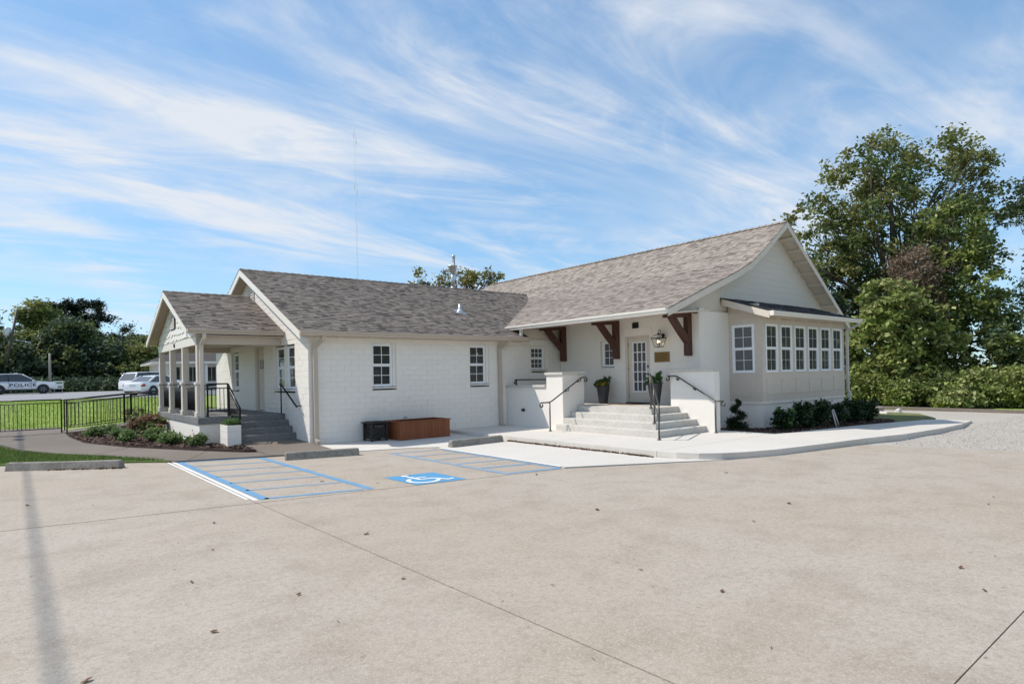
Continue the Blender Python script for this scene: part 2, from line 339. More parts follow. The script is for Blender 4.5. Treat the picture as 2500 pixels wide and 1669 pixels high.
def leafmat(name, stops, trans=.20, rough=.55):
    m = Mat(name, stops[0], rough, spec=.25); col = m.ramp(m.island(), [(i/(len(stops)-1), c) for i, c in enumerate(stops)])
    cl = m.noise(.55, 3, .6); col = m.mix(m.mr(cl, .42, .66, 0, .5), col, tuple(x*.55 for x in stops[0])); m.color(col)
    t = m.n('ShaderNodeBsdfTranslucent'); m.l(m.mix(.5, col, tuple(min(1, x*1.9) for x in stops[-1])), t.inputs[0]); mx = m.n('ShaderNodeMixShader'); mx.inputs[0].default_value = trans
    m.l(m.b.outputs[0], mx.inputs[1]); m.l(t.outputs[0], mx.inputs[2]); m.l(mx.outputs[0], m.t.nodes['Material Output'].inputs[0]); M[name] = m.m
leafmat('leaf_oak', [(.035, .06, .02), (.095, .145, .045), (.20, .24, .085)])
leafmat('leaf_olive', [(.06, .078, .028), (.175, .195, .065), (.34, .33, .12)])
leafmat('leaf_vine', [(.06, .10, .022), (.20, .265, .06), (.44, .46, .16)])
leafmat('leaf_hedge', [(.09, .13, .04), (.24, .29, .09), (.46, .46, .20)])
leafmat('leaf_brown', [(.150, .098, .063), (.255, .180, .128), (.315, .255, .195)], .2)
leafmat('leaf_pine', [(.014, .026, .018), (.022, .040, .026), (.034, .054, .034)], .12)
leafmat('leaf_blue', [(.033, .060, .039), (.057, .093, .057), (.090, .128, .075)], .25)
leafmat('leaf_yellow', [(.112, .112, .027), (.188, .165, .045), (.255, .180, .053)])
leafmat('leaf_holly', [(.012, .030, .012), (.022, .048, .018), (.045, .080, .032)], .15, .3)
leafmat('leaf_shrub', [(.072, .128, .042), (.136, .208, .067), (.240, .304, .128)], .3)
leafmat('leaf_hydrangea', [(.13, .07, .04), (.22, .125, .08), (.30, .20, .13)], .3)
leafmat('leaf_pot', [(.042, .105, .028), (.084, .168, .042), (.154, .238, .084)], .3)
leafmat('flower_yellow', [(.75, .36, .01), (.85, .50, .02), (.9, .58, .06)], .3)
leafmat('leaf_dead', [(.05, .028, .016), (.13, .066, .034), (.24, .13, .07)], .2, .7)
# ------------------------------------------------------------------ ground and setting
def sm(t): t = min(max(t, 0), 1); return t*t*(3-2*t)
def fall(x): return -.16*min(max((x-9)/8, 0), 1)
def gz(x, y): return -.06+.1*sm((y-9)/3.5)+.80*sm((y-12)/22)+.22*sm((y-34)/20)+fall(x)
xs = [-2500, -900, -350, -160, -90, -55, -35]+[i for i in range(-25, 40, 1)]+[44, 52, 65, 90, 160, 350, 900, 2500]
ys = [-2500, -900, -350, -160, -90, -60, -40]+[i for i in range(-26, 64, 1)]+[70, 80, 100, 160, 350, 900, 2500]
V = [(x, y, gz(x, y)+(.02*math.sin(x*1.7+y)*math.sin(y*1.3) if y > 15 and y < 33 else 0)) for y in ys for x in xs]; nx = len(xs)
F_ = [(j*nx+i, j*nx+i+1, (j+1)*nx+i+1, (j+1)*nx+i) for j in range(len(ys)-1) for i in range(nx-1)]
lawn = MB().add(V, F_, True).build('lawn', M['soil_grass']); tag(lawn, 'green lawn and ground rising towards the road', None, None, 'structure')
def plate(poly, zf, th, name, mat, parent=None):
    n = len(poly); top = [(x, y, zf(x, y)) for x, y in poly]; bot = [(x, y, zf(x, y)-th) for x, y in poly]
    m = MB().add(top+bot, [tuple(range(n)), tuple(range(n, 2*n))[::-1]]+[(i, n+i, n+(i+1) % n, (i+1) % n) for i in range(n)])
    return m.build(name, mat, parent)
flat = lambda c: (lambda x, y: c)
# parking lot: dark joint bed with separate cast slabs on it
lot = plate([(-45, -24), (13, -24), (9.2, -10.25), (2, -7.7), (2.1, -2.8), (0.1, -1.9), (-3.4, -.8), (-12.2, 6.0), (-45, 32)], flat(-.014), .04, 'parking_lot', M['joint_dark'])
tag(lot, 'large weathered tan concrete parking lot with dark joints', None, None, 'structure')
for poly in ([(-45, 31.9), (-12, 6.05), (-3.95, -.18), (-3.47, -.63), (-3.385, -.80), (-3.385, -6.79), (-45, .44)],
             [(-3.372, -.80), (-1.5, -1.46), (.04, -1.98), (.33, -2.10), (1.6, -2.47), (2.05, -2.74), (2.14, -2.95), (2.01, -7.55), (2.0, -7.726), (-3.372, -6.795)],
             [(-45, .42), (-3.385, -6.815), (-3.172, -15), (-2.95, -24), (-45, -24)],
             [(-3.370, -6.822), (2.0, -7.75), (5.0, -9.31), (5.4, -9.43), (7.2, -9.86), (9.25, -10.21), (9.97, -12.94), (10.5, -14.951), (-3.158, -14.951)],
             [(-3.157, -14.960), (10.5, -14.960), (13, -24), (-2.93, -24)]):
    plate(poly, flat(0), .08, 'concrete_slab', M['concrete_old'], lot)
# painted access aisle and wheelchair symbol
def stripe(a, b, w, mat, z=.004, seg=10):
    a, b = Vector(a), Vector(b); d = (b-a).normalized(); nrm = Vector((-d.y, d.x)); vs = []; 
    for k in range(seg+1):
        p = a.lerp(b, k/seg); jl, jr = random.uniform(-.006, .006), random.uniform(-.006, .006)
        vs += [(*(p+nrm*(w/2+jl)), z), (*(p-nrm*(w/2+jr)), z)]
    return MB().add(vs, [(2*k, 2*k+1, 2*k+3, 2*k+2) for k in range(seg)]).build('painted_stripe', mat, lot)
stripe((-3.26, -.74), (-3.20, -6.62), .13, M['paint_blue']); stripe((-3.365, -.70), (-3.325, -6.60), .065, M['paint_white']); stripe((-3.46, -.66), (-3.405, -6.45), .04, M['paint_white'])
stripe((-1.70, -1.42), (-1.66, -7.0), .12, M['paint_blue'])
for k in range(7):
    t = k/6; stripe((-3.19, -.86-5.70*t), (-1.76, -1.42-5.52*t), .10, M['paint_blue'] if k in (0, 6) else M['paint_blue_worn'], .004)
stripe((.79, -3.05), (.80, -7.46), .12, M['paint_blue_worn']); stripe((2.02, -3.3), (1.93, -7.58), .10, M['paint_blue_worn'])
for k in range(6):
    t = k/5; stripe((.86, -3.1-4.3*t), (1.92, -3.32-4.3*t), .10, M['paint_blue_worn'] if k < 4 else M['paint_blue'])
stripe((2.115, -3.08), (2.05, -7.52), .07, M['paint_white'], .012)
sq = MB().add([(-1.0, -6.14, .004), (-.96, -7.22, .004), (-.03, -7.33, .004), (-.05, -6.25, .004)], [(0, 1, 2, 3)]).build('wheelchair_symbol', M['symbol_blue'], lot)
tag(sq, 'blue painted square with a white wheelchair symbol')
def sym(pts, w, name='symbol_stroke', closed=False):
    P = [Vector(p) for p in pts]; vs = []
    for i, p in enumerate(P):
        d = (P[min(i+1, len(P)-1)]-P[max(i-1, 0)]).normalized(); nrm = Vector((-d.y, d.x)); vs += [(*(p+nrm*w/2), .008), (*(p-nrm*w/2), .008)]
    return MB().add(vs, [(2*k, 2*k+1, 2*k+3, 2*k+2) for k in range(len(P)-1)]).build(name, M['paint_white'], sq)
arc = lambda c, r, a, b, n: [(c[0]+r*math.cos(math.radians(a+(b-a)*k/n)), c[1]+r*math.sin(math.radians(a+(b-a)*k/n))) for k in range(n+1)]
MB().add([(-.665+.065*math.cos(k*.5236), -6.285+.065*math.sin(k*.5236), .008) for k in range(12)], [tuple(range(12))]).build('symbol_head', M['paint_white'], sq)
sym([(-.665, -6.38), (-.65, -6.60), (-.635, -6.80), (-.56, -6.81), (-.42, -6.82), (-.36, -6.92), (-.26, -7.12), (-.14, -7.08)], .075); sym([(-.62, -6.60), (-.43, -6.64)], .06)
sym(arc((-.63, -6.89), .26, 118, 335, 18), .075, 'symbol_wheel')
# concrete paths
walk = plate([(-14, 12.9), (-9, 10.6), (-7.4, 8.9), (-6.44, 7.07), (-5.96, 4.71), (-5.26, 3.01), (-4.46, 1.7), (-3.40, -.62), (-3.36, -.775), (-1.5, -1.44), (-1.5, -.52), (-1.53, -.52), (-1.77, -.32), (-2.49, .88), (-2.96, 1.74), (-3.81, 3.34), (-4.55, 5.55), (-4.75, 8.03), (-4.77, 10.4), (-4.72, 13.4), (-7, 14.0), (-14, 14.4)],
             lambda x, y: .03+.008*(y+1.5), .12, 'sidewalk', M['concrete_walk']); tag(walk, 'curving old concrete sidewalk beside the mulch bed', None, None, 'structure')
plate([(-1.495, -1.45), (.035, -1.99), (.035, 1.02), (-1.495, 1.02)], lambda x, y: .018+.0433*(y+2), .12, 'path_slab', M['concrete_walk'], walk)
for a, b in (((-4.66, 5.6), (-6.12, 5.5)), ((-3.72, 3.15), (-4.62, 2.02)), ((-4.72, 8.6), (-7.15, 8.7)), ((-2.35, .72), (-3.1, -.84)), ((-4.74, 11.6), (-9.9, 11.4))):
    a, b = Vector(a), Vector(b); d = (b-a).normalized(); nr = Vector((-d.y, d.x))*.008; zw = lambda p: .03+.008*(p.y+1.5)+.003
    MB().add([(*(a+nr), zw(a)), (*(a-nr), zw(a)), (*(b-nr), zw(b)), (*(b+nr), zw(b))], [(0, 1, 2, 3)]).build('joint', M['joint_dark'], walk)
ap = plate([(.05, -.0), (4.39, -.0), (4.34, -2.70), (2.30, -2.92), (2.05, -2.72), (1.6, -2.45), (.33, -2.08), (.05, -1.95)], lambda x, y: .010+.014*(y+2.7), .1, 'concrete_apron', M['concrete_new']); tag(ap, 'pale new concrete slab along the wing wall', None, None, 'structure')
plate([(2.16, -2.95), (2.30, -2.93), (4.335, -2.715), (4.335, -8.2), (4.5, -8.65), (4.98, -9.25), (2.05, -7.6)], flat(.006), .1, 'apron_slab', M['concrete_new'], ap)
rw = plate([(4.41, -.01), (4.35, -2.5), (4.35, -4.9), (9.28, -4.9), (9.28, -.01)], flat(.128), .22, 'walkway', M['concrete_new']); tag(rw, 'raised pale concrete walkway with a kerb in front of the steps', None, None, 'structure')
plate([(4.35, -4.912), (4.35, -8.0), (9.26, -8.0), (9.26, -4.912)], flat(.128), .22, 'walkway_slab', M['concrete_new'], rw)
plate([(4.35, -8.012), (4.42, -8.45), (4.62, -8.85), (4.95, -9.16), (5.4, -9.40), (6.2, -9.65), (7.2, -9.82), (8.3, -9.98), (9.5, -10.13), (9.5, -8.15), (9.26, -8.012)], flat(.128), .22, 'walkway_slab', M['concrete_new'], rw)
wz = lambda x, y: .127-.0225*(x-9.5)
plate([(9.512, -10.132), (11.5, -10.28), (14.5, -10.22), (14.5, -8.15), (9.512, -8.15)], wz, .30, 'walkway_slab', M['concrete_new'], rw)
plate([(14.512, -10.22), (17, -10.05), (19.5, -9.70), (19.3, -8.5), (14.512, -8.15)], wz, .26, 'walkway_slab', M['concrete_new'], rw)
# gravel yard on the right
gx = [9.2+i*.6 for i in range(28)]; gy = [-30+i*1.0 for i in range(27)]
GV = [(x+(max(0, -10.2-y)*.29 if i == 0 else 0), y, fall(x)-.012+.012*math.sin(x*2.1)*math.sin(y*1.7)) for y in gy for i, x in enumerate(gx)]; n_ = len(gx)
gravel = MB().add(GV, [(j*n_+i, j*n_+i+1, (j+1)*n_+i+1, (j+1)*n_+i) for j in range(len(gy)-1) for i in range(n_-1)], True).build('gravel_yard', M['gravel']); tag(gravel, 'grey gravel yard right of the walkway', None, None, 'structure')
def scatter(n, poly, zf, size, mat, name, kind='chip', up=0.):
    """thin chips or blades scattered over a polygon"""
    P = np.array(poly); lo, hi = P.min(0), P.max(0); out = []
    while sum(map(len, out)) < n:
        q = RNG.uniform(lo, hi, (n*2, 2)); ins = np.zeros(len(q), bool); j = len(P)-1
        for i in range(len(P)):
            c = ((P[i, 1] > q[:, 1]) != (P[j, 1] > q[:, 1])) & (q[:, 0] < (P[j, 0]-P[i, 0])*(q[:, 1]-P[i, 1])/(P[j, 1]-P[i, 1]+1e-12)+P[i, 0]); ins ^= c; j = i
        out.append(q[ins])
    q = np.concatenate(out)[:n]; z = np.array([zf(a, b) for a, b in q]); a = RNG.uniform(0, 2*np.pi, n); s = RNG.uniform(*size, n)
    c, d = np.cos(a), np.sin(a); o = np.stack([q[:, 0], q[:, 1], z], 1)
    if kind == 'blade':
        w = s*.10; t = RNG.normal(0, .35, (n, 2))*s[:, None]
        v = np.stack([o+np.stack([c*w, d*w, 0*s], 1), o-np.stack([c*w, d*w, 0*s], 1), o+np.stack([t[:, 0], t[:, 1], s], 1)], 1); return npmesh(name, v, 3, mat)
    tl = RNG.uniform(-.5, .5, (n, 2)); u = np.stack([c, d, tl[:, 0]], 1)*s[:, None]; w = np.stack([-d, c, tl[:, 1]], 1)*(s*RNG.uniform(.3, .8, n))[:, None]
    o[:, 2] += s*.35; v = np.stack([o-u*.5-w*.4, o+u*.4-w*.5, o+u*.5+w*.4, o-u*.4+w*.5], 1); return npmesh(name, v, 4, mat)
tag(link('gravel_stones', scatter(22000, [(9.4, -10.4), (25, -9.9), (25, -15), (11, -15)], lambda x, y: fall(x)-.008, (.010, .030), M['gravel_stone'], 'gravel_stones')), 'loose grey gravel stones in the yard', None, None, 'stuff')
pebw = plate([(22.2, -4.0), (26.2, -3.6), (25.5, -10.0), (25.2, -18), (24.9, -18), (25.2, -10.0), (25.8, -4.2)], lambda x, y: -.04, .2, 'yard_kerb', M['concrete_walk']); tag(pebw, 'low concrete kerb at the far side of the gravel', None, None, 'structure')
# road
road = MB(); rx = [-70, -40, -20, -10, 0, 10, 20, 30]; ry = [32.3, 36, 42, 48, 54, 58]
road.add([(x, y+(.0 if y > 33 else -.02*x*0), gz(x, y)+.035) for y in ry for x in rx], [(j*8+i, j*8+i+1, (j+1)*8+i+1, (j+1)*8+i) for j in range(5) for i in range(7)], True)
tag(road.build('road', M['asphalt']), 'pale grey asphalt road and car park beyond the lawn', None, None, 'structure')
# grass blades
def strip_z(x, y): return .035
gs = plate([(-14, 12.8), (-9, 10.5), (-7.45, 8.85), (-6.50, 7.05), (-6.02, 4.69), (-5.31, 2.99), (-4.51, 1.68), (-3.42, -.60), (-3.50, -.60), (-3.97, -.15), (-12.1, 6.15), (-14, 7.6)], strip_z, .1, 'grass_strip', M['strip_grass']); tag(gs, 'narrow strip of grass between sidewalk and parking lot', None, None, 'structure')
tag(link('grass_tufts', scatter(42000, [(-10, 10.9), (-7.4, 8.75), (-6.50, 7.0), (-6.02, 4.65), (-5.31, 2.95), (-4.51, 1.66), (-3.44, -.56), (-3.95, -.12), (-7.5, 2.7), (-10, 4.6)], strip_z, (.03, .085), M['strip_blade'], 'grass_tufts', 'blade')), 'short green grass blades beside the sidewalk', None, None, 'stuff')
tag(link('lawn_grass', scatter(60000, [(-8.5, 14.0), (2.5, 14.0), (2.5, 32.2), (-8.5, 32.2)], gz, (.04, .10), M['grass_blade'], 'lawn_grass', 'blade')), 'short mown lawn grass below the road', None, None, 'stuff')
# mulch beds
mb1 = plate([(-4.73, 10.3), (-4.71, 8.03), (-4.51, 5.56), (-3.77, 3.36), (-2.92, 1.76), (-2.45, .90), (-1.74, -.28), (-1.52, -.46), (-1.50, .95), (-1.5, 2.0), (-2.2, 2.1), (-2.2, 10.3)], lambda x, y: .09, .12, 'mulch_bed', M['mulch']); tag(mb1, 'brown mulch bed in front of the porch', None, None, 'structure')
tag(link('mulch_chips', scatter(9000, [(-4.70, 10.2), (-4.68, 8.03), (-4.48, 5.58), (-3.74, 3.38), (-2.89, 1.78), (-2.40, .92), (-1.70, -.24), (-1.54, -.36), (-1.54, .75), (-1.9, 2.0), (-2.2, 2.1), (-2.2, 10.2)], lambda x, y: .095+.02*math.sin(x*9)*math.sin(y*7), (.03, .09), M['mulch_chip'], 'mulch_chips')), 'loose brown bark chips on the porch bed', None, None, 'stuff')
mb2 = plate([(9.30, -5.85), (9.30, -8.0), (9.55, -8.12), (14.6, -8.12), (17.2, -8.1), (17.2, -5.85)], lambda x, y: .10-.012*(x-9.3), .2, 'mulch_bed', M['mulch']); tag(mb2, 'dark mulch bed along the sunroom', None, None, 'structure')
tag(link('mulch_chips', scatter(5000, [(9.32, -6.6), (9.32, -7.98), (9.6, -8.1), (17.1, -8.1), (17.1, -6.95)], lambda x, y: .102-.012*(x-9.3), (.03, .08), M['mulch_chip'], 'mulch_chips')), 'loose dark bark chips on the sunroom bed', None, None, 'stuff')
gp = plate([(17.3, -8.2), (19.6, -8.6), (21.8, -7.4), (22.3, -5.2), (17.3, -5.2)], lambda x, y: -.06, .1, 'grass_strip', M['dry_grass']); tag(gp, 'small patch of grass at the end of the sunroom bed', None, None, 'structure')
# ------------------------------------------------------------------ the building
B = thing('brick_building', 'low white painted brick building with brown shingle roofs, porch and sunroom', 'building')
def window(fr, u0, u1, z0, z1, cols, rows, rec, double=True, pane='pane_dark', bw=.016, bar='vinyl_white', fw=.045):
    """frame is the window's own mesh; panes and glazing bars are its pieces. rec = depth behind the wall face"""
    m = MB(); d0, d1 = -rec-.07, -rec
    bx = lambda a, b, c, d, e=d1, b0=.004: fr.box(m, a, b, d0, e, c, d, b0)
    bx(u0, u0+fw, z0, z1); bx(u1-fw, u1, z0, z1); bx(u0+fw, u1-fw, z0, z0+fw, d1+.012); bx(u0+fw, u1-fw, z1-fw, z1)
    zm = (z0+z1)/2; w = m.build('window', M['vinyl_white'], B)
    sashes = [(z0+fw, zm-.018, -rec-.03), (zm+.018, z1-fw, -rec-.012)] if double else [(z0+fw, z1-fw, -rec-.02)]
    if double:
        r = MB(); fr.box(r, u0+fw, u1-fw, d0+.01, -rec-.004, zm-.018, zm+.018, .004); r.build('meeting_rail', M['vinyl_white'], w)
    a, b = u0+fw, u1-fw
    for (c, d, dep) in sashes:
        s = MB(); sw = .022
        fr.box(s, a, a+sw, dep-.03, dep, c, d); fr.box(s, b-sw, b, dep-.03, dep, c, d); fr.box(s, a+sw, b-sw, dep-.03, dep, c, c+sw); fr.box(s, a+sw, b-sw, dep-.03, dep, d-sw, d); s.build('sash', M['vinyl_white'], w)
        U = [a+sw+(b-a-2*sw)*k/cols for k in range(cols+1)]; Zs = [c+sw+(d-c-2*sw)*k/rows for k in range(rows+1)]
        for k in range(1, cols): g = MB(); fr.box(g, U[k]-bw/2, U[k]+bw/2, dep-.018, dep-.006, Zs[0], Zs[-1]); g.build('glazing_bar', M[bar], w)
        for k in range(1, rows): g = MB(); fr.box(g, U[0], U[-1], dep-.017, dep-.007, Zs[k]-bw/2, Zs[k]+bw/2); g.build('glazing_bar', M[bar], w)
        for i in range(cols):
            for j in range(rows):
                g = MB(); P = [fr.P(U[i], dep-.015, Zs[j]), fr.P(U[i+1], dep-.015, Zs[j]), fr.P(U[i+1], dep-.015, Zs[j+1]), fr.P(U[i], dep-.015, Zs[j+1])]
                Q = [fr.P(U[i], dep-.021, Zs[j]), fr.P(U[i+1], dep-.021, Zs[j]), fr.P(U[i+1], dep-.021, Zs[j+1]), fr.P(U[i], dep-.021, Zs[j+1])]
                g.add(P+Q, [(0, 1, 2, 3), (7, 6, 5, 4), (0, 4, 5, 1), (1, 5, 6, 2), (2, 6, 7, 3), (3, 7, 4, 0)]); g.build('pane', M[pane], w)
    return w
def sill(fr, u0, u1, zt, rec, out=.035, mat='white_paint', drop=.06):
    m = MB(); P = [(-rec, zt), (out, zt-.03), (out, zt-drop), (-rec, zt-drop)]
    vs = [fr.P(u0, d, z) for d, z in P]+[fr.P(u1, d, z) for d, z in P]
    m.add(vs, [(0, 1, 2, 3), (7, 6, 5, 4)]+[(i, (i+1) % 4, 4+(i+1) % 4, 4+i) for i in range(4)]); return m.build('sill', M[mat], B)
# ---- wing: front wall with individual painted blocks
FW = Fr('y', 0.0); holesF = [(1.855, 2.62, 1.44, 2.82), (5.256, 6.03, 1.44, 2.82), (7.87, 8.62, 1.87, 2.81)]
fwall = wall_with_holes(Fr('y', .0075), .0075, 9.28, 0, 3.02, .25, holesF).build('wall', M['white_paint'], B)
def blocks(fr, u0, u1, z0, z1, holes, bw, bh, rng, top=None):
    """painted masonry blocks as (u0,u1,z0,z1) rectangles with the openings cut out"""
    out = []; r = 0; z = z0
    while z < z1-.02:
        u = u0-(bw/2 if r % 2 else 0); zb = min(z+bh, z1)
        while u < u1-.01:
            a, b = max(u, u0), min(u+bw, u1)
            if top: 
                b = b if zb <= min(top(a), top(b))+.0 else None
            if b is not None and b-a > .03:
                spans = [(a, b)]
                for h in holes:
                    if h[2] < zb-.01 and h[3] > z+.01:
                        ns = []
                        for s, e in spans:
                            if h[0] > s+.02: ns.append((s, min(e, h[0])))
                            if h[1] < e-.02: ns.append((max(s, h[1]), e))
                            if h[0] >= e or h[1] <= s: pass
                        spans = ns
                out += [(s, e, z, zb) for s, e in spans if e-s > .03]
            u += bw
        z += bh; r += 1
    return out
def block_geo(m, fr, a, b, c, d, proud, g=.0008, ch=.005):
    p, q = fr.P, proud; a += g; b -= g; c += g; d -= g
    m.add([p(a, -.012, c), p(b, -.012, c), p(b, -.012, d), p(a, -.012, d), p(a, q-ch, c), p(b, q-ch, c), p(b, q-ch, d), p(a, q-ch, d), p(a+ch, q, c+ch), p(b-ch, q, c+ch), p(b-ch, q, d-ch), p(a+ch, q, d-ch)],
          [(8, 9, 10, 11), (4, 5, 9, 8), (5, 6, 10, 9), (6, 7, 11, 10), (7, 4, 8, 11), (0, 1, 5, 4), (1, 2, 6, 5), (2, 3, 7, 6), (3, 0, 4, 7)])
rr = random.Random(5); bl = blocks(FW, .0, 6.74, .02, 2.98, holesF, .405, .153, rr)
bl.sort(key=lambda t: -t[3]); cache = {}
keep = [t for t in bl if t[1]-t[0] > .12][:296]; rest = [t for t in bl if t not in keep]
for (a, b, c, d) in keep:
    key = (round(b-a, 3), round(d-c, 3), rr.randrange(3))
    if key not in cache:
        m = MB(); block_geo(m, Fr('y', 0), 0, key[0], 0, key[1], (.000, .0012, .0024)[key[2]]); cache[key] = m.mesh('block', M['white_block'])
    o = link('block', cache[key], fwall); o.location = (a, 0, c)
m = MB()
for (a, b, c, d) in rest+blocks(FW, 6.76, 9.26, .8, 2.98, holesF, .405, .153, rr): block_geo(m, FW, a, b, c, d, rr.choice((0, .0012, .0024)))
tag(m.build('block_courses', M['white_block'], fwall), kind='stuff')
for (u0, u1, z0, z1, c, r) in ((1.875, 2.53, 1.545, 2.78, 2, 2), (5.276, 5.942, 1.545, 2.78, 2, 2), (7.889, 8.534, 1.977, 2.768, 3, 2)):
    window(FW, u0, u1, z0, z1, c, r, .09, pane='pane_grey' if c == 3 else 'pane_dark'); h = next(h for h in holesF if h[0] < u0 < h[1]); sill(FW, h[0]+.002, h[1]-.002, z0-.001, .2, .03)
    j = MB(); FW.box(j, u1+.001, h[1]-.001, -.22, -.05, z0, h[3]-.001); j.build('jamb', M['white_paint'], B); j = MB(); FW.box(j, h[0]+.001, u1, -.22, -.10, z1+.001, h[3]-.001); j.build('jamb', M['white_paint'], B); j = MB(); FW.box(j, h[0]+.001, u0-.001, -.22, -.1, z0, z1); j.build('jamb', M['white_paint'], B)
# ---- wing: end wall (faces left) and back wall
EW = Fr('x', 0.0); doorE = (3.73, 4.69, .82, 2.87); holesE = [doorE, (1.02, 2.80, 1.42, 2.80), (6.55, 7.42, 1.42, 2.80)]
ew = wall_with_holes(Fr('x', .0075), .0075, 9.6, 0, 2.9, .25, holesE); rz_ = lambda y: 3.06+.447*(min(y, 9.8-y)+.38)-.10
ew.prism([(.014, 2.9), (9.6, 2.9), (9.6, rz_(9.6)), (4.9, rz_(4.9)), (.014, rz_(.014))], 'x', .0075, .264)
ewall = ew.build('wall', M['white_paint'], B)
m = MB()
for (a, b, c, d) in blocks(EW, 0, 9.6, .02, 5.4, holesE+[(1.0, 9.0, .0, .80)], .405, .153, rr, rz_): block_geo(m, EW, a, b, c, d, rr.choice((0, .002, .004)))
tag(m.build('block_courses', M['white_block'], ewall), kind='stuff')
MB().box(.3, 18.1, 9.35, 9.6, 0, 3.0).build('wall', M['white_brick_y'], B)
for (a, b) in ((2.04, 2.70), (1.12, 1.78)): window(EW, a, b, 1.53, 2.76, 1, 2, .07)
window(EW, 6.66, 7.34, 1.53, 2.76, 1, 2, .07)
j = MB(); EW.box(j, 1.785, 2.035, -.15, -.06, 1.53, 2.78); j.build('jamb', M['white_paint'], B); j = MB(); EW.box(j, 1.025, 1.115, -.15, -.10, 1.53, 2.78); j.build('jamb', M['white_paint'], B); j = MB(); EW.box(j, 2.705, 2.795, -.15, -.08, 1.53, 2.78); j.build('jamb', M['white_paint'], B); j = MB(); EW.box(j, 6.555, 6.655, -.15, -.08, 1.53, 2.78); j.build('jamb', M['white_paint'], B); j = MB(); EW.box(j, 7.345, 7.415, -.15, -.08, 1.53, 2.78); j.build('jamb', M['white_paint'], B)
sill(EW, 1.025, 2.795, 1.529, .15, .05); sill(EW, 6.50, 7.47, 1.529, .15, .09)
d_ = MB(); EW.box(d_, 3.78, 4.64, -.16, -.11, .84, 2.82, .006); door = d_.build('door', M['cream_paint'], B)
for (a, b, c, e) in ((3.90, 4.17, 1.0, 1.55), (4.25, 4.52, 1.0, 1.55), (3.90, 4.17, 1.70, 2.68), (4.25, 4.52, 1.70, 2.68)):
    p = MB(); EW.box(p, a, b, -.11, -.102, c, e, .006); p.build('door_panel', M['cream_paint'], door)
MB().lathe([(.028, 0), (.03, .02), (.012, .03), (.012, .05), (.03, .06), (.026, .085)], (.0, 0, 0), 12, 'x').build('knob', M['galvanised'], door).location = (.03, 3.87, 1.82)
sg = MB(); EW.box(sg, 4.12, 4.46, -.11, -.098, 2.17, 2.45); s_ = sg.build('door_sign', M['sign_black'], door)
for k in range(6):
    t = MB(); w = (.24, .28, .2, .26, .22, .28)[k]; EW.box(t, 4.29-w/2, 4.29+w/2, -.098, -.0965, 2.205+k*.04, 2.222+k*.04); t.build('sign_line', M['sign_text'], s_)
j = MB(); EW.box(j, 3.735, 3.775, -.2, -.06, .83, 2.86); j.build('door_casing', M['cream_paint'], B); j = MB(); EW.box(j, 4.645, 4.685, -.2, -.06, .83, 2.86); j.build('door_casing', M['cream_paint'], B); j = MB(); EW.box(j, 3.776, 4.644, -.2, -.06, 2.825, 2.865); j.build('door_casing', M['cream_paint'], B)
# ---- roofs with shingles
def shingles(name, mat, parent, O, U, Vv, span, vmax, exp=.145, skip=None, tw=(.08, .24), th=.013):
    """O eave corner, U unit along eave, Vv unit up slope, span(v)->(u0,u1)"""
    O, U, Vv = Vector(O), Vector(U).normalized(), Vector(Vv).normalized(); N = U.cross(Vv)
    if N.z < 0: N = -N
    out = []; v = 0; r = random.Random(3)
    while v < vmax-.02:
        a, b = span(v+exp*.5); u = a-r.uniform(0, .3); ve = min(v+exp+.03, vmax)
        while u < b:
            w = r.uniform(*tw); x0, x1 = max(u, a), min(u+w, b); u += w
            if x1-x0 < .02: continue
            c = O+U*((x0+x1)/2)+Vv*(v+exp/2)
            if skip and skip(c): continue
            h = th*r.choice((.55, 1.0, 1.35)); dv = r.choice((0, 0, -.008, .02))
            p = [O+U*x0+Vv*(v+dv)+N*h, O+U*x1+Vv*(v+dv)+N*h, O+U*x1+Vv*ve+N*.002, O+U*x0+Vv*ve+N*.002, O+U*x0+Vv*(v+dv), O+U*x1+Vv*(v+dv)]
            out.append(p)
        v += exp
    V_ = [q for p in out for q in p]; F = []
    for i in range(len(out)): k = 6*i; F += [(k, k+1, k+2, k+3), (k+4, k+5, k+1, k), (k+4, k, k+3), (k+5, k+2, k+1)]
    return tag(MB().add(V_, F).build(name, M[mat], parent), kind='stuff')
SL = .447; ZE = 3.06; YR = 4.9; ZR = ZE+SL*(YR+.38)
def mainz(x):
    P = [(7.19, 3.456), (9.08, 4.18), (10.5, 4.70), (11.4, 5.09), (12.2, 5.60), (13.69, 6.66)]
    if x > 13.69: return 6.66-(x-13.69)*.70
    for (a, b), (c, d) in zip(P, P[1:]):
        if x <= c: return b+(d-b)*(x-a)/(c-a)
    return 6.66
wingz = lambda y: ZE+SL*(min(y, 2*YR-y)+.38)
X0 = -.34
roof = MB().add([(X0, -.38, ZE), (7.5, -.38, ZE), (7.5, .03, wingz(.03)), (12.3, .03, wingz(.03)), (12.3, YR, ZR), (X0, YR, ZR), (X0, 2*YR+.38, ZE), (12.3, 2*YR+.38, ZE)], [(0, 1, 2, 3, 4, 5), (5, 4, 7, 6)])
bv = [(x, y, z-.10) for x, y, z in roof.v]; roof.add(bv, [(5, 4, 3, 2, 1, 0), (6, 7, 4, 5)]); roof.add(roof.v[:8]+bv, [(0, 8, 9, 1), (0, 5, 13, 8), (5, 6, 14, 13), (6, 7, 15, 14), (1, 9, 10, 2)])
wroof = roof.build('roof', M['roof_deck'], B)
cs = 1/math.hypot(1, SL)
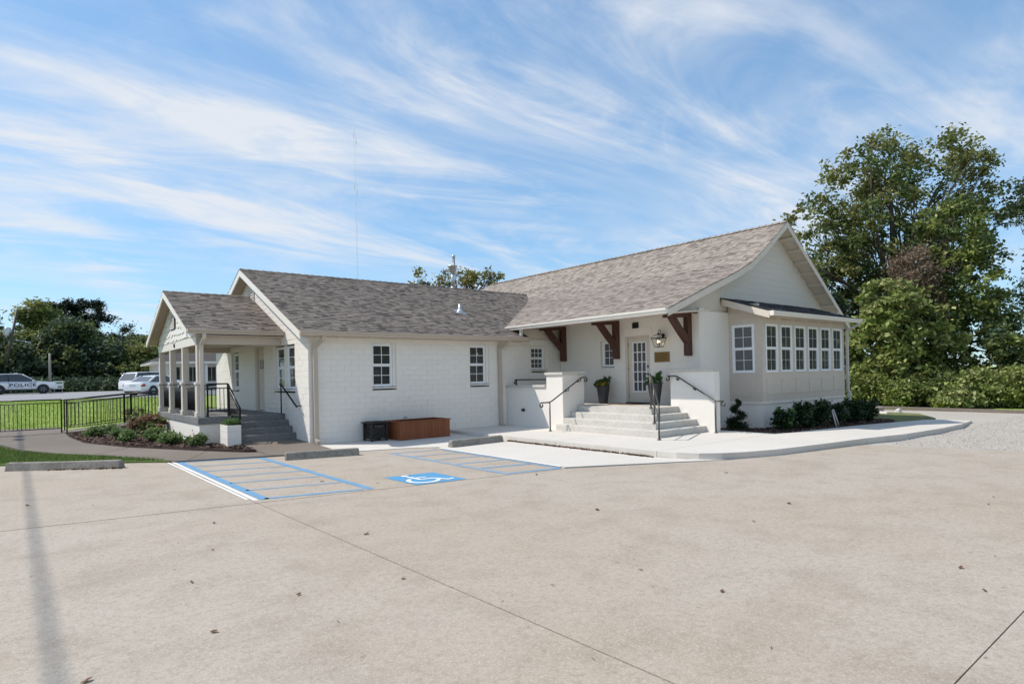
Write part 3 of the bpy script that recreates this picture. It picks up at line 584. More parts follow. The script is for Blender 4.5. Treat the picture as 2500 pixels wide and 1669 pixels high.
shingles('shingles', 'shingle', wroof, (X0, -.38, ZE+.002), (1, 0, 0), (0, cs, cs*SL), lambda v: (-.03, 7.87) if v < .42 else (-.03, 12.6), (YR+.38)/cs, skip=lambda c: c.x > 7.3 and mainz(c.x) > c.z+.12 and c.y < 9)
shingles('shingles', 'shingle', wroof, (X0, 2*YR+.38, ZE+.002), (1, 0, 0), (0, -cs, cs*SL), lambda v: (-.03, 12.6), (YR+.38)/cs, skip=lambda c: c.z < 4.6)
rc = MB(); 
for k in range(52):
    x = X0+k*.236; rc.add([(x, YR-.13, ZR-.058+.03), (x+.25, YR-.13, ZR-.058+.018), (x+.25, YR, ZR+.018), (x, YR, ZR+.035), (x, YR+.13, ZR-.028), (x+.25, YR+.13, ZR-.04)], [(0, 1, 2, 3), (3, 2, 5, 4)])
tag(rc.build('ridge_caps', M['shingle'], wroof), kind='stuff')
# rake boards, soffit of the wing gable overhang
def rake(y0, z0, y1, z1, x0, x1, hgt, mat='gutter_cream', name='rake_board'):
    m = MB(); m.add([(x0, y0, z0), (x0, y1, z1), (x0, y1, z1-hgt), (x0, y0, z0-hgt), (x1, y0, z0), (x1, y1, z1), (x1, y1, z1-hgt), (x1, y0, z0-hgt)], [(0, 1, 2, 3), (7, 6, 5, 4), (0, 4, 5, 1), (3, 2, 6, 7), (0, 3, 7, 4), (1, 5, 6, 2)]); return m.build(name, M[mat], B)
rake(-.40, ZE-.03, YR, ZR-.022, X0-.025, X0+.012, .20); rake(2*YR+.38, ZE-.03, YR+.001, ZR-.022, X0-.025, X0+.012, .20)
for s in (1, -1):
    y0, y1 = (-.36, YR) if s > 0 else (2*YR+.36, YR+.001); z0, z1 = wingz(-.36)-.13, ZR-.13
    MB().add([(X0+.014, y0, z0), (0, y0, z0), (0, y1, z1), (X0+.014, y1, z1), (X0+.014, y0, z0-.02), (0, y0, z0-.02), (0, y1, z1-.02), (X0+.014, y1, z1-.02)], [(0, 1, 2, 3), (7, 6, 5, 4), (0, 3, 7, 4), (0, 4, 5, 1), (1, 5, 6, 2)]).build('soffit', M['soffit'], B)
# gable vent in wing end wall
gv = MB(); EW.box(gv, 4.55, 5.25, 0.008, .03, 4.35, 4.95); gvo = gv.build('gable_vent', M['grey_trim'], B)
for k in range(6): t = MB(); EW.box(t, 4.60, 5.20, .03, .045, 4.40+k*.09, 4.45+k*.09); t.build('slat', M['cream_paint'], gvo)
def gutter(p0, p1, zt, mat, out, h=.125, w=.11, ends=True):
    """K-style gutter along p0-p1 (x,y); out = outward unit (x,y)"""
    prof = [(0, 0), (0, -h), (w*.62, -h), (w*.72, -h*.55), (w*.98, -h*.35), (w, 0), (w*.9, 0), (w*.88, -h*.3), (w*.6, -h*.5), (w*.52, -h*.9), (.01, -h*.9), (.01, 0)]
    m = MB(); n = len(prof); vs = [(p[0]+out[0]*a, p[1]+out[1]*a, zt+b) for p in (p0, p1) for a, b in prof]
    m.add(vs, [(i, (i+1) % n, n+(i+1) % n, n+i) for i in range(n)])
    for k in (0, 1): b = k*n; m.f.append((b, b+1, b+2, b+3, b+4, b+5)); m.smooth.append(False)
    return m.build('gutter', M[mat], B)
gutter((X0-.03, -.38), (7.47, -.38), ZE+.0, 'gutter_taupe', (0, -1))
# eave soffit and fascia of the wing front
MB().box(X0+.02, 7.48, -.375, -.002, 2.915, 2.932).build('soffit', M['beige_siding'], B)
MB().box(X0, 7.49, -.379, -.36, 2.90, 3.035).build('fascia', M['gutter_taupe'], B)
MB().prism([(-.36, 2.93), (-.004, 2.93), (-.004, 3.2), (-.36, 3.03)], 'x', X0+.015, X0+.03).build('eave_return', M['grey_trim'], B)
def downspout(pts, mat, r=(.085, .065), shoe=True):
    """rectangular spout through points (x,y,z)"""
    P = [Vector(p) for p in pts]; m = MB(); a, b = r
    for i in range(len(P)-1):
        p, q = P[i], P[i+1]; t = (q-p).normalized(); x = Vector((1, 0, 0)) if abs(t.x) < .9 else Vector((0, 1, 0)); y = t.cross(x).normalized(); x = y.cross(t)
        vs = [c+x*(sx*a/2)+y*(sy*b/2) for c in (p-t*.01, q+t*.01) for sx, sy in ((-1, -1), (1, -1), (1, 1), (-1, 1))]
        m.add(vs, [(0, 1, 2, 3), (7, 6, 5, 4)]+[(k, (k+1) % 4, 4+(k+1) % 4, 4+k) for k in range(4)])
    return m.build('downspout', M[mat], B)
downspout([(.28, -.42, 2.94), (.26, -.36, 2.84), (.15, -.08, 2.68), (.155, -.075, .2), (.16, -.20, .12)], 'gutter_taupe', (.115, .085))
downspout([(6.58, -.42, 2.94), (6.56, -.36, 2.86), (6.42, -.08, 2.72), (6.44, -.075, .2), (6.45, -.16, .15)], 'gutter_taupe', (.11, .085))
# pipes on the wing roof
pv = MB(); zb = wingz(1.84); pv.lathe([(.13, -.06), (.12, .02), (.075, .10), (.052, .14), (.05, .30), (.042, .30)], (6.17, 1.84, zb), 14); v = pv.build('roof_vent', M['galvanised'], B)
MB().add([(6.0, 1.62, wingz(1.62)+.02), (6.34, 1.62, wingz(1.62)+.02), (6.34, 2.06, wingz(2.06)+.02), (6.0, 2.06, wingz(2.06)+.02)], [(0, 1, 2, 3)]).build('flashing', M['galvanised'], v)
fl = MB(); fl.lathe([(.09, -.4), (.09, .88)], (9.35, 7.0, 5.0), 14); fl.lathe([(.09, .84), (.17, .90), (.19, 1.12), (.23, 1.14), (.23, 1.18), (.12, 1.2), (.05, 1.22)], (9.35, 7.0, 5.0+.62), 14)
flo = fl.build('flue_pipe', M['galvanised'], B); MB().lathe([(.09, .85), (.09, 1.5)], (9.35, 7.0, 5.0), 14).build('flue_collar', M['galvanised'], flo); MB().lathe([(.055, 1.84), (.055, 2.2), (.075, 2.2), (.075, 2.28)], (9.42, 7.0, 5.0), 10).build('vent_tip', M['galvanised'], flo)
# ---- main block: door wall (faces left), gable wall (faces the viewer)
XD = 9.28; YB = -5.81; DW = Fr('x', XD); holesD = [(-4.02, -3.03, .81, 2.96), (-2.56, -1.95, 1.96, 2.87)]
dwall = wall_with_holes(DW, YB+.003, -.002, 0, 3.62, .25, holesD).build('wall', M['white_brick_x'], B)
window(DW, -2.51, -2.0, 2.01, 2.84, 2, 3, .07, False, 'pane_grey'); sill(DW, -2.555, -1.955, 2.009, .2, .03)
j = MB(); DW.box(j, -2.555, -2.512, -.2, -.08, 2.01, 2.865); j.build('jamb', M['white_paint'], B); j = MB(); DW.box(j, -1.998, -1.955, -.2, -.08, 2.01, 2.865); j.build('jamb', M['white_paint'], B); j = MB(); DW.box(j, -2.511, -1.999, -.2, -.08, 2.842, 2.866); j.build('jamb', M['white_paint'], B)
# french door with 15 panes
d = MB(); a, b, z0, z1 = -3.93, -3.085, .845, 2.90; ga, gb, gz0, gz1 = -3.79, -3.265, 1.19, 2.755
for q in ((a, ga, z0, z1), (gb, b, z0, z1), (ga, gb, z0, gz0), (ga, gb, gz1, z1)): DW.box(d, q[0], q[1], -.145, -.10, q[2], q[3])
fd = d.build('door', M['cream_paint'], B)
U = [ga+(gb-ga)*k/3 for k in range(4)]; ZZ = [gz0+(gz1-gz0)*k/5 for k in range(6)]
for i in range(3):
    for k in range(5): g = MB(); DW.box(g, U[i]+.001, U[i+1]-.001, -.128, -.120, ZZ[k]+.001, ZZ[k+1]-.001); g.build('pane', M['pane_grey'], fd)
for k in range(4): g = MB(); w = .014 if 0 < k < 3 else .02; DW.box(g, U[k]-w, U[k]+w, -.12, -.094 if 0 < k < 3 else -.092, gz0-.02, gz1+.02); g.build('glazing_bar', M['vinyl_white'], fd)
for k in range(6): g = MB(); w = .013 if 0 < k < 5 else .02; DW.box(g, U[0]+.021, U[3]-.021, -.12, -.096, ZZ[k]-w, ZZ[k]+w); g.build('glazing_bar', M['vinyl_white'], fd)
kp = MB(); DW.box(kp, -3.905, -3.84, -.10, -.075, 1.93, 2.03, .006); kp.build('keypad_lock', M['black_metal'], fd)
hd = MB(); DW.box(hd, -3.90, -3.845, -.10, -.085, 1.70, 1.78, .006); hd.tube([DW.P(-3.872, -.09, 1.74), DW.P(-3.872, -.04, 1.74), DW.P(-3.77, -.04, 1.74)], .012, 8); hd.build('handle', M['black_metal'], fd)
for z in (1.0, 1.85, 2.65): g = MB(); g.lathe([(.011, 0), (.011, .1)], DW.P(-3.075, -.09, z), 8); g.build('hinge', M['black_metal'], fd)
j = MB(); DW.box(j, -4.015, -3.935, -.2, -.03, .835, 2.955); j.build('door_casing', M['cream_paint'], B); j = MB(); DW.box(j, -3.08, -3.035, -.2, -.03, .835, 2.955); j.build('door_casing', M['cream_paint'], B); j = MB(); DW.box(j, -3.934, -3.081, -.2, -.03, 2.905, 2.955); j.build('door_casing', M['cream_paint'], B)
tsh = MB(); DW.box(tsh, -4.01, -3.04, -.2, .03, .81, .842); tsh.build('threshold', M['dark_brown_metal'], B)
hdr = MB(); DW.box(hdr, -4.10, -2.98, .001, .014, 2.985, 3.22, .006); hdr.build('door_header', M['white_paint'], B)
vb = MB(); DW.box(vb, -3.60, -3.37, .001, .05, 3.20, 3.38, .006); vbo = vb.build('wall_vent', M['dark_brown_metal'], B)
for k in range(3): t = MB(); DW.box(t, -3.58, -3.39, .05, .062, 3.225+k*.05, 3.245+k*.05); t.build('slat', M['black_metal'], vbo)
# gable wall: masonry to 3.53, boarded gable above
gw = MB(); gw.box(XD+.001, 18.1, YB, YB+.25, 0, 3.53); gw.build('wall', M['white_brick_y'], B)
gl = MB(); yg = YB+.06; P = [(7.45, 3.50), (18.35, 3.50), (13.69, 6.52), (12.2, mainz(12.2)-.14), (11.4, mainz(11.4)-.14), (10.5, mainz(10.5)-.14), (9.08, mainz(9.08)-.14), (7.45, mainz(7.45)-.10)]
gl.prism(P, 'y', yg, yg+.2); gable = gl.build('gable_wall', M['cream_paint'], B)
MB().box(XD-.02, 10.79, YB-.02, YB+.055, 3.531, 3.548).build('ledge', M['white_paint'], B)
bd = MB(); z = 3.62; k = 0
brick_paint('gable_boards', (.68, .625, .575), .4, .065, (H, 0, 0), .5)
while z < 6.35:     # painted courses on the gable, each its own board
    xa = next((x/100 for x in range(745, 1369) if mainz(x/100)-.16 > z+.19), None); xb = 13.69+(6.52-z-.19)/.70
    if xa is None or xb <= xa+.1: break
    xa = max(xa, 10.5)
    if xb > xa+.2:
        t = MB(); t.add([(xa, yg-.010, z), (xb, yg-.010, z), (xb, yg-.005, z+.196), (xa, yg-.005, z+.196), (xa, yg-.001, z), (xb, yg-.001, z), (xb, yg-.001, z+.196), (xa, yg-.001, z+.196)], [(0, 1, 2, 3), (4, 5, 1, 0), (1, 5, 6, 2), (3, 2, 6, 7), (0, 3, 7, 4)]); t.build('siding_board', M['gable_boards'], gable)
    z += .195
MB().box(17.85, 18.1, YB+.26, 9.34, 0, 3.3).build('wall', M['white_brick_x'], B)
# main roof
YF, YE = -6.26, 9.74; prof = [(7.19, 3.456), (9.08, 4.18), (10.5, 4.70), (11.4, 5.09), (12.2, 5.60), (13.69, 6.66)]
ye = lambda x: YE+(13.69-x)*1.0 if x < 13.69 else YE+(x-13.69)*.9
pr = prof+[(18.35, 6.66-.70*4.66)]
mr = MB(); n = len(pr); top = [(x, YF, z) for x, z in pr]+[(x, ye(x), z) for x, z in pr]; bot = [(x, y, z-.11) for x, y, z in top]
mr.add(top+bot, [(i, i+1, n+i+1, n+i) for i in range(n-1)]+[(2*n+i, 3*n+i, 3*n+i+1, 2*n+i+1) for i in range(n-1)]+[(i, 2*n+i, 2*n+i+1, i+1) for i in range(n-1)]+[(n+i, n+i+1, 3*n+i+1, 3*n+i) for i in range(n-1)]+[(0, n, 3*n, 2*n), (n-1, 3*n-1, 4*n-1, 2*n-1)])
hip = [(x, ye(x), z) for x, z in pr]; mr.add(hip, [tuple(range(n))])
mroof = mr.build('roof', M['roof_deck'], B)
hidden = lambda c: c.y > .2 and c.y < 2*YR-.2 and wingz(c.y) > c.z+.15 and c.x < 12.4
for (xa, za), (xb, zb) in zip(prof, prof[1:]):
    L_ = math.hypot(xb-xa, zb-za); ux, uz = (xb-xa)/L_, (zb-za)/L_
    shingles('shingles', 'shingle_sunlit', mroof, (xa, YF, za+.002), (0, 1, 0), (ux, 0, uz), lambda v, xa=xa, ux=ux: (-.03, ye(xa+ux*v)-YF), L_, L_/max(1, round(L_/.147)), skip=hidden)
L_ = math.hypot(4.66, 3.262); shingles('shingles', 'shingle_sunlit', mroof, (18.35, YF, 6.66-3.262+.002), (0, 1, 0), (-4.66/L_, 0, 3.262/L_), lambda v: (-.03, 16), L_, .147, skip=lambda c: c.z < 5.9)
rc = MB()
for k in range(68):
    y = YF+k*.236; rc.add([(13.56, y, 6.62), (13.56, y+.25, 6.605), (13.69, y+.25, 6.682), (13.69, y, 6.70), (13.82, y, 6.62), (13.82, y+.25, 6.605)], [(0, 3, 2, 1), (3, 4, 5, 2)])
tag(rc.build('ridge_caps', M['shingle_sunlit'], mroof), kind='stuff')
# rake boards and lookouts of the gable
rk = MB()
for (xa, za), (xb, zb) in zip(pr, pr[1:]):
    rk.add([(xa, YF-.02, za-.02), (xb, YF-.02, zb-.02), (xb, YF-.02, zb-.21), (xa, YF-.02, za-.21), (xa, YF+.015, za-.02), (xb, YF+.015, zb-.02), (xb, YF+.015, zb-.21), (xa, YF+.015, za-.21)], [(3, 2, 1, 0), (4, 5, 6, 7), (0, 1, 5, 4), (2, 3, 7, 6)])
rk.build('rake_board', M['cream_paint'], B)
sf = MB()
for (xa, za), (xb, zb) in zip(pr, pr[1:]):
    sf.add([(xa, YF+.016, za-.125), (xb, YF+.016, zb-.125), (xb, yg-.002, zb-.125), (xa, yg-.002, za-.125)], [(0, 1, 2, 3)])
sf.build('soffit', M['cream_paint'], B)
for k in range(8):
    x = 14.15+k*.50; z = mainz(x)-.13; t = MB(); t.box(-.055, .055, YF+.02, yg-.004, -.075, 0); o = t.build('lookout', M['cream_paint'], B); o.location = (x, 0, z); o.rotation_euler = (0, math.atan(.70), 0)
# long eave over the entrance
gutter((7.19, YF-.02), (7.19, .70), 3.456, 'gutter_cream', (-1, 0), .13, .13)
MB().add([(7.20, YF+.016, 3.335), (XD, YF+.016, 3.505), (XD, .9, 3.505), (7.20, .9, 3.335), (7.20, YF+.016, 3.36), (XD, YF+.016, 3.53), (XD, .9, 3.53), (7.20, .9, 3.36)], [(0, 3, 2, 1), (4, 5, 6, 7), (0, 1, 5, 4), (2, 3, 7, 6), (0, 4, 7, 3)]).build('soffit', M['cream_paint'], B)
MB().box(7.185, 7.20, YF+.02, .72, 3.32, 3.45).build('fascia', M['cream_paint'], B)
MB().prism([(7.5, 3.03), (7.5, 3.34), (9.27, 3.50), (9.27, 3.03)], 'y', -.02, -.003).build('eave_return', M['cream_paint'], B)
MB().box(7.20, 7.29, -.26, -.18, 3.06, 3.33).build('outlet_spout', M['white_paint'], B)
# timber brackets
for yc in (-.25, -2.73, -5.48):
    w = .085; m = MB(); m.bbox(XD-.20, XD-.002, yc-w, yc+w, 2.25, 3.49, .012); br = m.build('bracket', M['bracket_wood'], B)
    arm = MB()
    arm.add([(8.12, yc-w, 3.315), (8.12, yc+w, 3.315), (8.12, yc-w, 3.40), (8.12, yc+w, 3.40), (XD-.203, yc-w, 3.37), (XD-.203, yc+w, 3.37), (XD-.203, yc-w, 3.49), (XD-.203, yc+w, 3.49)], [(0, 2, 3, 1), (4, 5, 7, 6), (0, 4, 6, 2), (1, 3, 7, 5), (2, 6, 7, 3), (0, 1, 5, 4)]); arm.build('bracket_arm', M['bracket_wood'], br)
    c0, c1 = (8.40, 3.375), (XD-.12, 2.66); pts = []          # gently curved brace
    for k in range(9):
        t = k/8; x = c0[0]+(c1[0]-c0[0])*t; z = c0[1]+(c1[1]-c0[1])*t-.025*math.sin(math.pi*t); pts.append((x, z))
    vs = []; 
    for i, (x, z) in enumerate(pts):
        a_, b_ = pts[max(i-1, 0)], pts[min(i+1, 8)]; dx, dz = b_[0]-a_[0], b_[1]-a_[1]; l = math.hypot(dx, dz); nx_, nz_ = -dz/l*.085, dx/l*.085
        vs += [(x+nx_, yc-w+.006, z+nz_), (x+nx_, yc+w-.006, z+nz_), (x-nx_, yc+w-.006, z-nz_), (x-nx_, yc-w+.006, z-nz_)]
    MB().add(vs, [(4*i+k, 4*i+(k+1) % 4, 4*i+4+(k+1) % 4, 4*i+4+k) for i in range(8) for k in range(4)]+[(3, 2, 1, 0), (32, 33, 34, 35)]).build('brace', M['bracket_wood'], br)
# ---- sunroom
SX0, SX1, SY = 10.80, 16.28, -6.885; SF = Fr('y', SY); SLf = Fr('x', SX0); wx = [10.99+.88*k for k in range(6)]; zt0, zt1 = 1.713, 3.152
swf = wall_with_holes(SF, SX0+.001, SX1, .86, 3.50, .15, [(x, x+.70, zt0, zt1) for x in wx]).build('wall', M['beige_siding'], B)
sws = wall_with_holes(SLf, SY+.151, YB-.001, .86, 3.75, .15, [(-6.637, -5.923, zt0, zt1)]).build('wall', M['beige_siding'], B)
MB().box(SX0, SX0+.15, SY+.001, SY+.15, .86, 3.62).build('corner_post', M['beige_siding'], B)
MB().box(SX1-.15, SX1-.001, SY+.151, YB, .86, 3.75).build('wall', M['beige_siding'], B)
fb = MB(); fb.box(SX0+.02, SX1-.02, SY+.02, YB, -.2, .80); fb.build('foundation', M['white_brick_y'], B)
lg = MB(); lg.box(SX0-.02, SX1+.02, SY-.025, SY+.14, .80, .858); lg.box(SX0-.02, SX0+.13, SY+.141, YB-.001, .80, .858); lg.build('ledge', M['white_paint'], B)
for x in wx: window(SF, x+.001, x+.699, zt0+.001, zt1-.001, 2, 2, -.012, True, 'pane_dark', .012, 'muntin_grey', fw=.05)
window(SLf, -6.636, -5.924, zt0+.001, zt1-.001, 2, 2, -.012, True, 'pane_blind', .013, fw=.055)
for k in range(6):
    t = MB(); SF.box(t, 11.0+.88*k-(.0 if k else .0), 11.0+.88*k+.80, .001, .012, 1.06, 1.53, .004); t.build('panel', M['beige_siding'], swf)
    t = MB(); SF.box(t, 11.04+.88*k, 11.04+.88*k+.6, .001, .02, 3.285, 3.325, .004); t.build('vent_strip', M['bracket_wood'] if False else M['gutter_taupe'], swf)
for (z0, z1) in ((1.02, 1.53), (3.24, 3.34)): t = MB(); SLf.box(t, -6.66, -5.90, .001, .012, z0, z1, .004); t.build('panel', M['beige_siding'], sws)
# shed roof of the sunroom
ra, rb = 10.47, 16.50; zt_, ze_ = 3.99, 3.475; yt_, ye_ = YB+.055, -7.30
sr = MB(); sr.slab([(ra, ye_, ze_), (rb, ye_, ze_), (rb, yt_, zt_), (ra, yt_, zt_)], .10); sroof = sr.build('roof', M['roof_deck'], B)
l_ = math.hypot(yt_-ye_, zt_-ze_); shingles('shingles', 'dark_shingle', sroof, (ra, ye_, ze_+.002), (1, 0, 0), (0, (yt_-ye_)/l_, (zt_-ze_)/l_), lambda v: (-.01, rb-ra+.01), l_, .14)
gutter((ra-.01, ye_), (rb+.02, ye_), ze_-.02, 'gutter_cream', (0, -1), .12, .12)
MB().box(ra-.012, ra+.035, ye_-.125, ye_+.03, ze_-.155, ze_-.018).build('gutter_end', M['white_paint'], B)
t = MB(); t.add([(ra-.02, ye_, ze_-.03), (ra-.02, yt_-.06, zt_-.045), (ra-.02, yt_-.06, zt_-.235), (ra-.02, ye_, ze_-.22), (ra+.015, ye_, ze_-.03), (ra+.015, yt_-.06, zt_-.045), (ra+.015, yt_-.06, zt_-.235), (ra+.015, ye_, ze_-.22)], [(0, 1, 2, 3), (7, 6, 5, 4), (0, 4, 5, 1), (3, 2, 6, 7), (0, 3, 7, 4), (1, 5, 6, 2)]); t.build('rake_board', M['cream_paint'], B)
MB().add([(ra+.016, ye_+.005, 3.365), (rb, ye_+.005, 3.365), (rb, SY-.001, 3.40), (ra+.016, SY-.001, 3.40)], [(3, 2, 1, 0)]).build('soffit', M['beige_siding'], B)
MB().add([(ra+.016, SY, 3.40), (SX0-.001, SY, 3.40), (SX0-.001, YB-.003, 3.80), (ra+.016, YB-.003, 3.80)], [(0, 1, 2, 3)]).build('soffit', M['beige_siding'], B)
MB().box(ra+.02, rb, ye_+.001, ye_+.02, 3.34, 3.455).build('fascia', M['cream_paint'], B)
downspout([(16.44, -7.36, 3.36), (16.42, -7.30, 3.28), (16.36, -6.96, 3.10), (16.38, -6.95, 1.05), (16.42, -6.98, .95), (16.44, -6.98, .1)], 'grey_trim', (.09, .07))
vf = MB(); SF.box(vf, 13.2, 13.5, -.018, .03, .42, .66, .004); vfo = vf.build('foundation_vent', M['grey_trim'], B)
for k in range(3): t = MB(); SF.box(t, 13.24, 13.46, .03, .036, .46+k*.06, .49+k*.06); t.build('slat', M['dark_brown_metal'], vfo)
# ---- entrance landing, steps, side walls
lz = .128; R_ = .1705; T = .297
ln = MB(); ln.box(6.44+3*T, XD-.002, YB+.26-.2, -.012, lz+.01, lz+4*R_)
ldg = MB().box(6.44+3*T, XD-.002, -6.447+3*T, -.012, lz+.002, lz+4*R_).build('landing', M['concrete_step'], B)
for k in range(3):
    x0, y0 = 6.44+k*T, -6.447+k*T; m = MB(); zb, zt = lz+k*R_, lz+(k+1)*R_; x1, y1 = x0+T+.0, y0+T+.0; X9, Y9 = 8.553, -2.713
    vs = [(x0, y0), (X9, y0), (X9, y1), (x1, y1), (x1, Y9), (x0, Y9)]
    e = .012; m.add([(a, b, lz+.002) for a, b in vs]+[(a, b, zt-e) for a, b in vs]+[(x0+e, y0+e, zt), (X9, y0+e, zt), (X9, y1, zt), (x1, y1, zt), (x1, Y9, zt), (x0+e, Y9, zt)],
          [(i, (i+1) % 6, 6+(i+1) % 6, 6+i) for i in range(6)]+[(6+i, 6+(i+1) % 6, 12+(i+1) % 6, 12+i) for i in range(6)]+[(12, 13, 14, 15, 16, 17)])
    m.build('step', M['concrete_step'], B)
pm = MB(); pm.box(6.747, 7.669, -2.711, -1.99, .10, 1.763); pm.build('pier', M['white_brick_x'], B)
MB().bbox(6.70, 7.715, -2.757, -1.945, 1.764, 1.85, .012).build('cap', M['concrete_step'], B)
MB().box(6.747, 7.05, -1.989, -.004, .10, 1.385).build('low_wall', M['white_brick_x'], B)
MB().bbox(6.70, 7.10, -1.94, -.004, 1.386, 1.465, .012).build('cap', M['concrete_step'], B)
MB().box(8.555, 8.829, -6.703, -5.298, .10, 1.780).build('side_wall', M['white_brick_x'], B)
MB().bbox(8.515, 8.80, -6.69, -5.26, 1.781, 1.872, .012).build('cap', M['concrete_step'], B)
MB().box(8.83, XD-.002, -5.80, -5.30, .10, 1.70).build('side_wall', M['white_brick_y'], B)
lv = MB(); lv.box(6.70, 6.746, -.93, -.80, .62, .70); lv.build('outlet_box', M['dark_brown_metal'], B)
hb = MB(); hb.lathe([(.03, 0), (.03, -.03), (.014, -.03), (.014, -.09), (.022, -.09), (.022, -.13)], (2.86, 0, .62), 10, 'y'); hb.build('hose_tap', M['galvanised'], B)
# ---- left porch
PX, PF = -2.30, .82
fl = MB(); fl.bbox(PX, -.003, 1.90, 7.95, .64, PF, .01); fl.build('porch_floor', M['concrete_grey'], B)
MB().box(PX+.04, -.01, 1.95, 7.9, 0, .639).build('foundation', M['white_brick_x'], B)
for k in range(3):
    y = 1.0+.3*k; MB().bbox(-1.50, -.003, y, 1.899, .05, .325+.165*k+.0, .012).build('step', M['concrete_grey'], B)
cols = [2.24, 4.06, 5.89, 7.71]
for y in cols:
    c = MB(); c.bbox(-2.245, -2.075, y-.085, y+.085, 1.78, 2.81, .008); co = c.build('column', M['cream_paint'], B)
    MB().bbox(-2.27, -2.05, y-.11, y+.11, PF+.001, 1.70, .008).build('pedestal', M['cream_paint'], co); MB().bbox(-2.295, -2.025, y-.135, y+.135, 1.70, 1.78, .012).build('collar', M['cream_paint'], co); MB().bbox(-2.29, -2.03, y-.13, y+.13, PF+.002, PF+.14, .01).build('plinth', M['cream_paint'], co)
MB().box(-2.08, -.003, 2.15, 2.33, 2.811, 3.05).build('beam', M['beige_siding'], B); MB().box(-2.08, -.003, 7.62, 7.80, 2.811, 3.05).build('beam', M['beige_siding'], B)
ps = .432; py = 5.05; pz = 4.565; px0 = -2.53; pe = py-3.18; zpe = pz-ps*3.18; pw = lambda y: pz-ps*abs(y-py)
pr_ = MB().add([(px0, pe, zpe), (-.002, pe, zpe), (-.002, py, pz), (px0, py, pz), (px0, 2*py-pe, zpe), (-.002, 2*py-pe, zpe)], [(0, 1, 2, 3), (3, 2, 5, 4)]); bv = [(x, y, z-.09) for x, y, z in pr_.v]; pr_.add(bv, [(3, 2, 1, 0), (4, 5, 2, 3)]); pr_.add(pr_.v[:6]+bv, [(0, 6, 7, 1), (0, 3, 9, 6), (3, 4, 10, 9), (4, 5, 11, 10)])
proof = pr_.build('roof', M['roof_deck'], B); c_ = 1/math.hypot(1, ps)
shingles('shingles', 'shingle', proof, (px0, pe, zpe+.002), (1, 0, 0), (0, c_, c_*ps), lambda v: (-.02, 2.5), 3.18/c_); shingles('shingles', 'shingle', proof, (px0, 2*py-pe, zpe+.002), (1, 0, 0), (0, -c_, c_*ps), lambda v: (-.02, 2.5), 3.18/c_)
rc = MB()
for k in range(10):
    x = px0-.01+k*.236; rc.add([(x, py-.12, pz-.022), (x+.25, py-.12, pz-.034), (x+.25, py, pz+.018), (x, py, pz+.032), (x, py+.12, pz-.022), (x+.25, py+.12, pz-.034)], [(0, 1, 2, 3), (3, 2, 5, 4)])
tag(rc.build('ridge_caps', M['shingle'], proof), kind='stuff')
rake(pe-.01, zpe-.025, py, pz-.02, px0-.022, px0+.012, .17); rake(2*py-pe+.01, zpe-.025, py+.001, pz-.02, px0-.022, px0+.012, .17)
gutter((px0+.0, pe), (-.004, pe), zpe+.0, 'gutter_taupe', (0, -1), .12, .11)
for s in (1, -1):
    y0 = pe+.01 if s > 0 else 2*py-pe-.01; MB().add([(px0+.014, y0, zpe-.115), (-2.23, y0, zpe-.115), (-2.23, py, pz-.11), (px0+.014, py, pz-.11)], [(0, 1, 2, 3)]).build('soffit', M['soffit'], B)
MB().box(-2.22, -.005, pe+.02, 2.149, 3.03, 3.05).build('soffit', M['beige_siding'], B)
pgx = -2.225
pg = MB(); pg.prism([(2.27, 2.81), (7.83, 2.81), (7.83, pw(7.83)-.1), (py, pz-.1), (2.27, pw(2.27)-.1)], 'x', pgx, -2.10); pgab = pg.build('porch_gable', M['cream_paint'], B)
MB().box(pgx-.02, pgx-.001, 2.25, 7.85, 2.80, 3.02).build('beam', M['gutter_cream'], B)
z = 3.03; r = random.Random(9); k = 0
while z < pz-.35:
    y = 2.3-r.uniform(0, .15)
    while y < 7.8:
        w = r.uniform(.12, .24); a, b = y+.004, y+w-.004; dz = r.choice((0, .03, -.02, .045, .015))
        if min(pw(a), pw(b))-.13 > z+.12 and a > 2.26 and b < 7.84 and not (b > 4.94 and a < 5.72 and z+.2 > 3.42 and z < 3.88):
            zt = min(z+.21, min(pw(a), pw(b))-.115); t = MB(); t.add([(pgx-.034, a, z+dz), (pgx-.034, b, z+dz), (pgx-.008, b, zt), (pgx-.008, a, zt), (pgx-.001, a, z+dz), (pgx-.001, b, z+dz), (pgx-.001, b, zt), (pgx-.001, a, zt)], [(3, 2, 1, 0), (0, 1, 5, 4), (1, 2, 6, 5), (0, 4, 7, 3), (2, 3, 7, 6)]); t.build('shake', M['gutter_cream'], pgab)
        y += w
    z += .185; k += 1
av = MB(); apoly = [(4.98, 3.43), (5.68, 3.43), (5.68, 3.70)]+[(5.33+.35*math.cos(math.radians(a)), 3.70+.17*math.sin(math.radians(a))) for a in range(15, 180, 15)]+[(4.98, 3.70)]
av.prism(apoly, 'x', pgx-.03, pgx-.001); avo = av.build('gable_vent', M['dark_brown_metal'], B)
for k in range(6):
    z = 3.45+k*.066; hw = .33 if z < 3.70 else .33*math.sqrt(max(0, 1-((z-3.68)/.19)**2)); 
    if hw > .08: t = MB(); t.add([(pgx-.052, 5.33-hw, z), (pgx-.052, 5.33+hw, z), (pgx-.032, 5.33+hw, z+.045), (pgx-.032, 5.33-hw, z+.045), (pgx-.031, 5.33-hw, z), (pgx-.031, 5.33+hw, z)], [(3, 2, 1, 0), (0, 1, 5, 4)]); t.build('slat', M['gutter_cream'], avo)
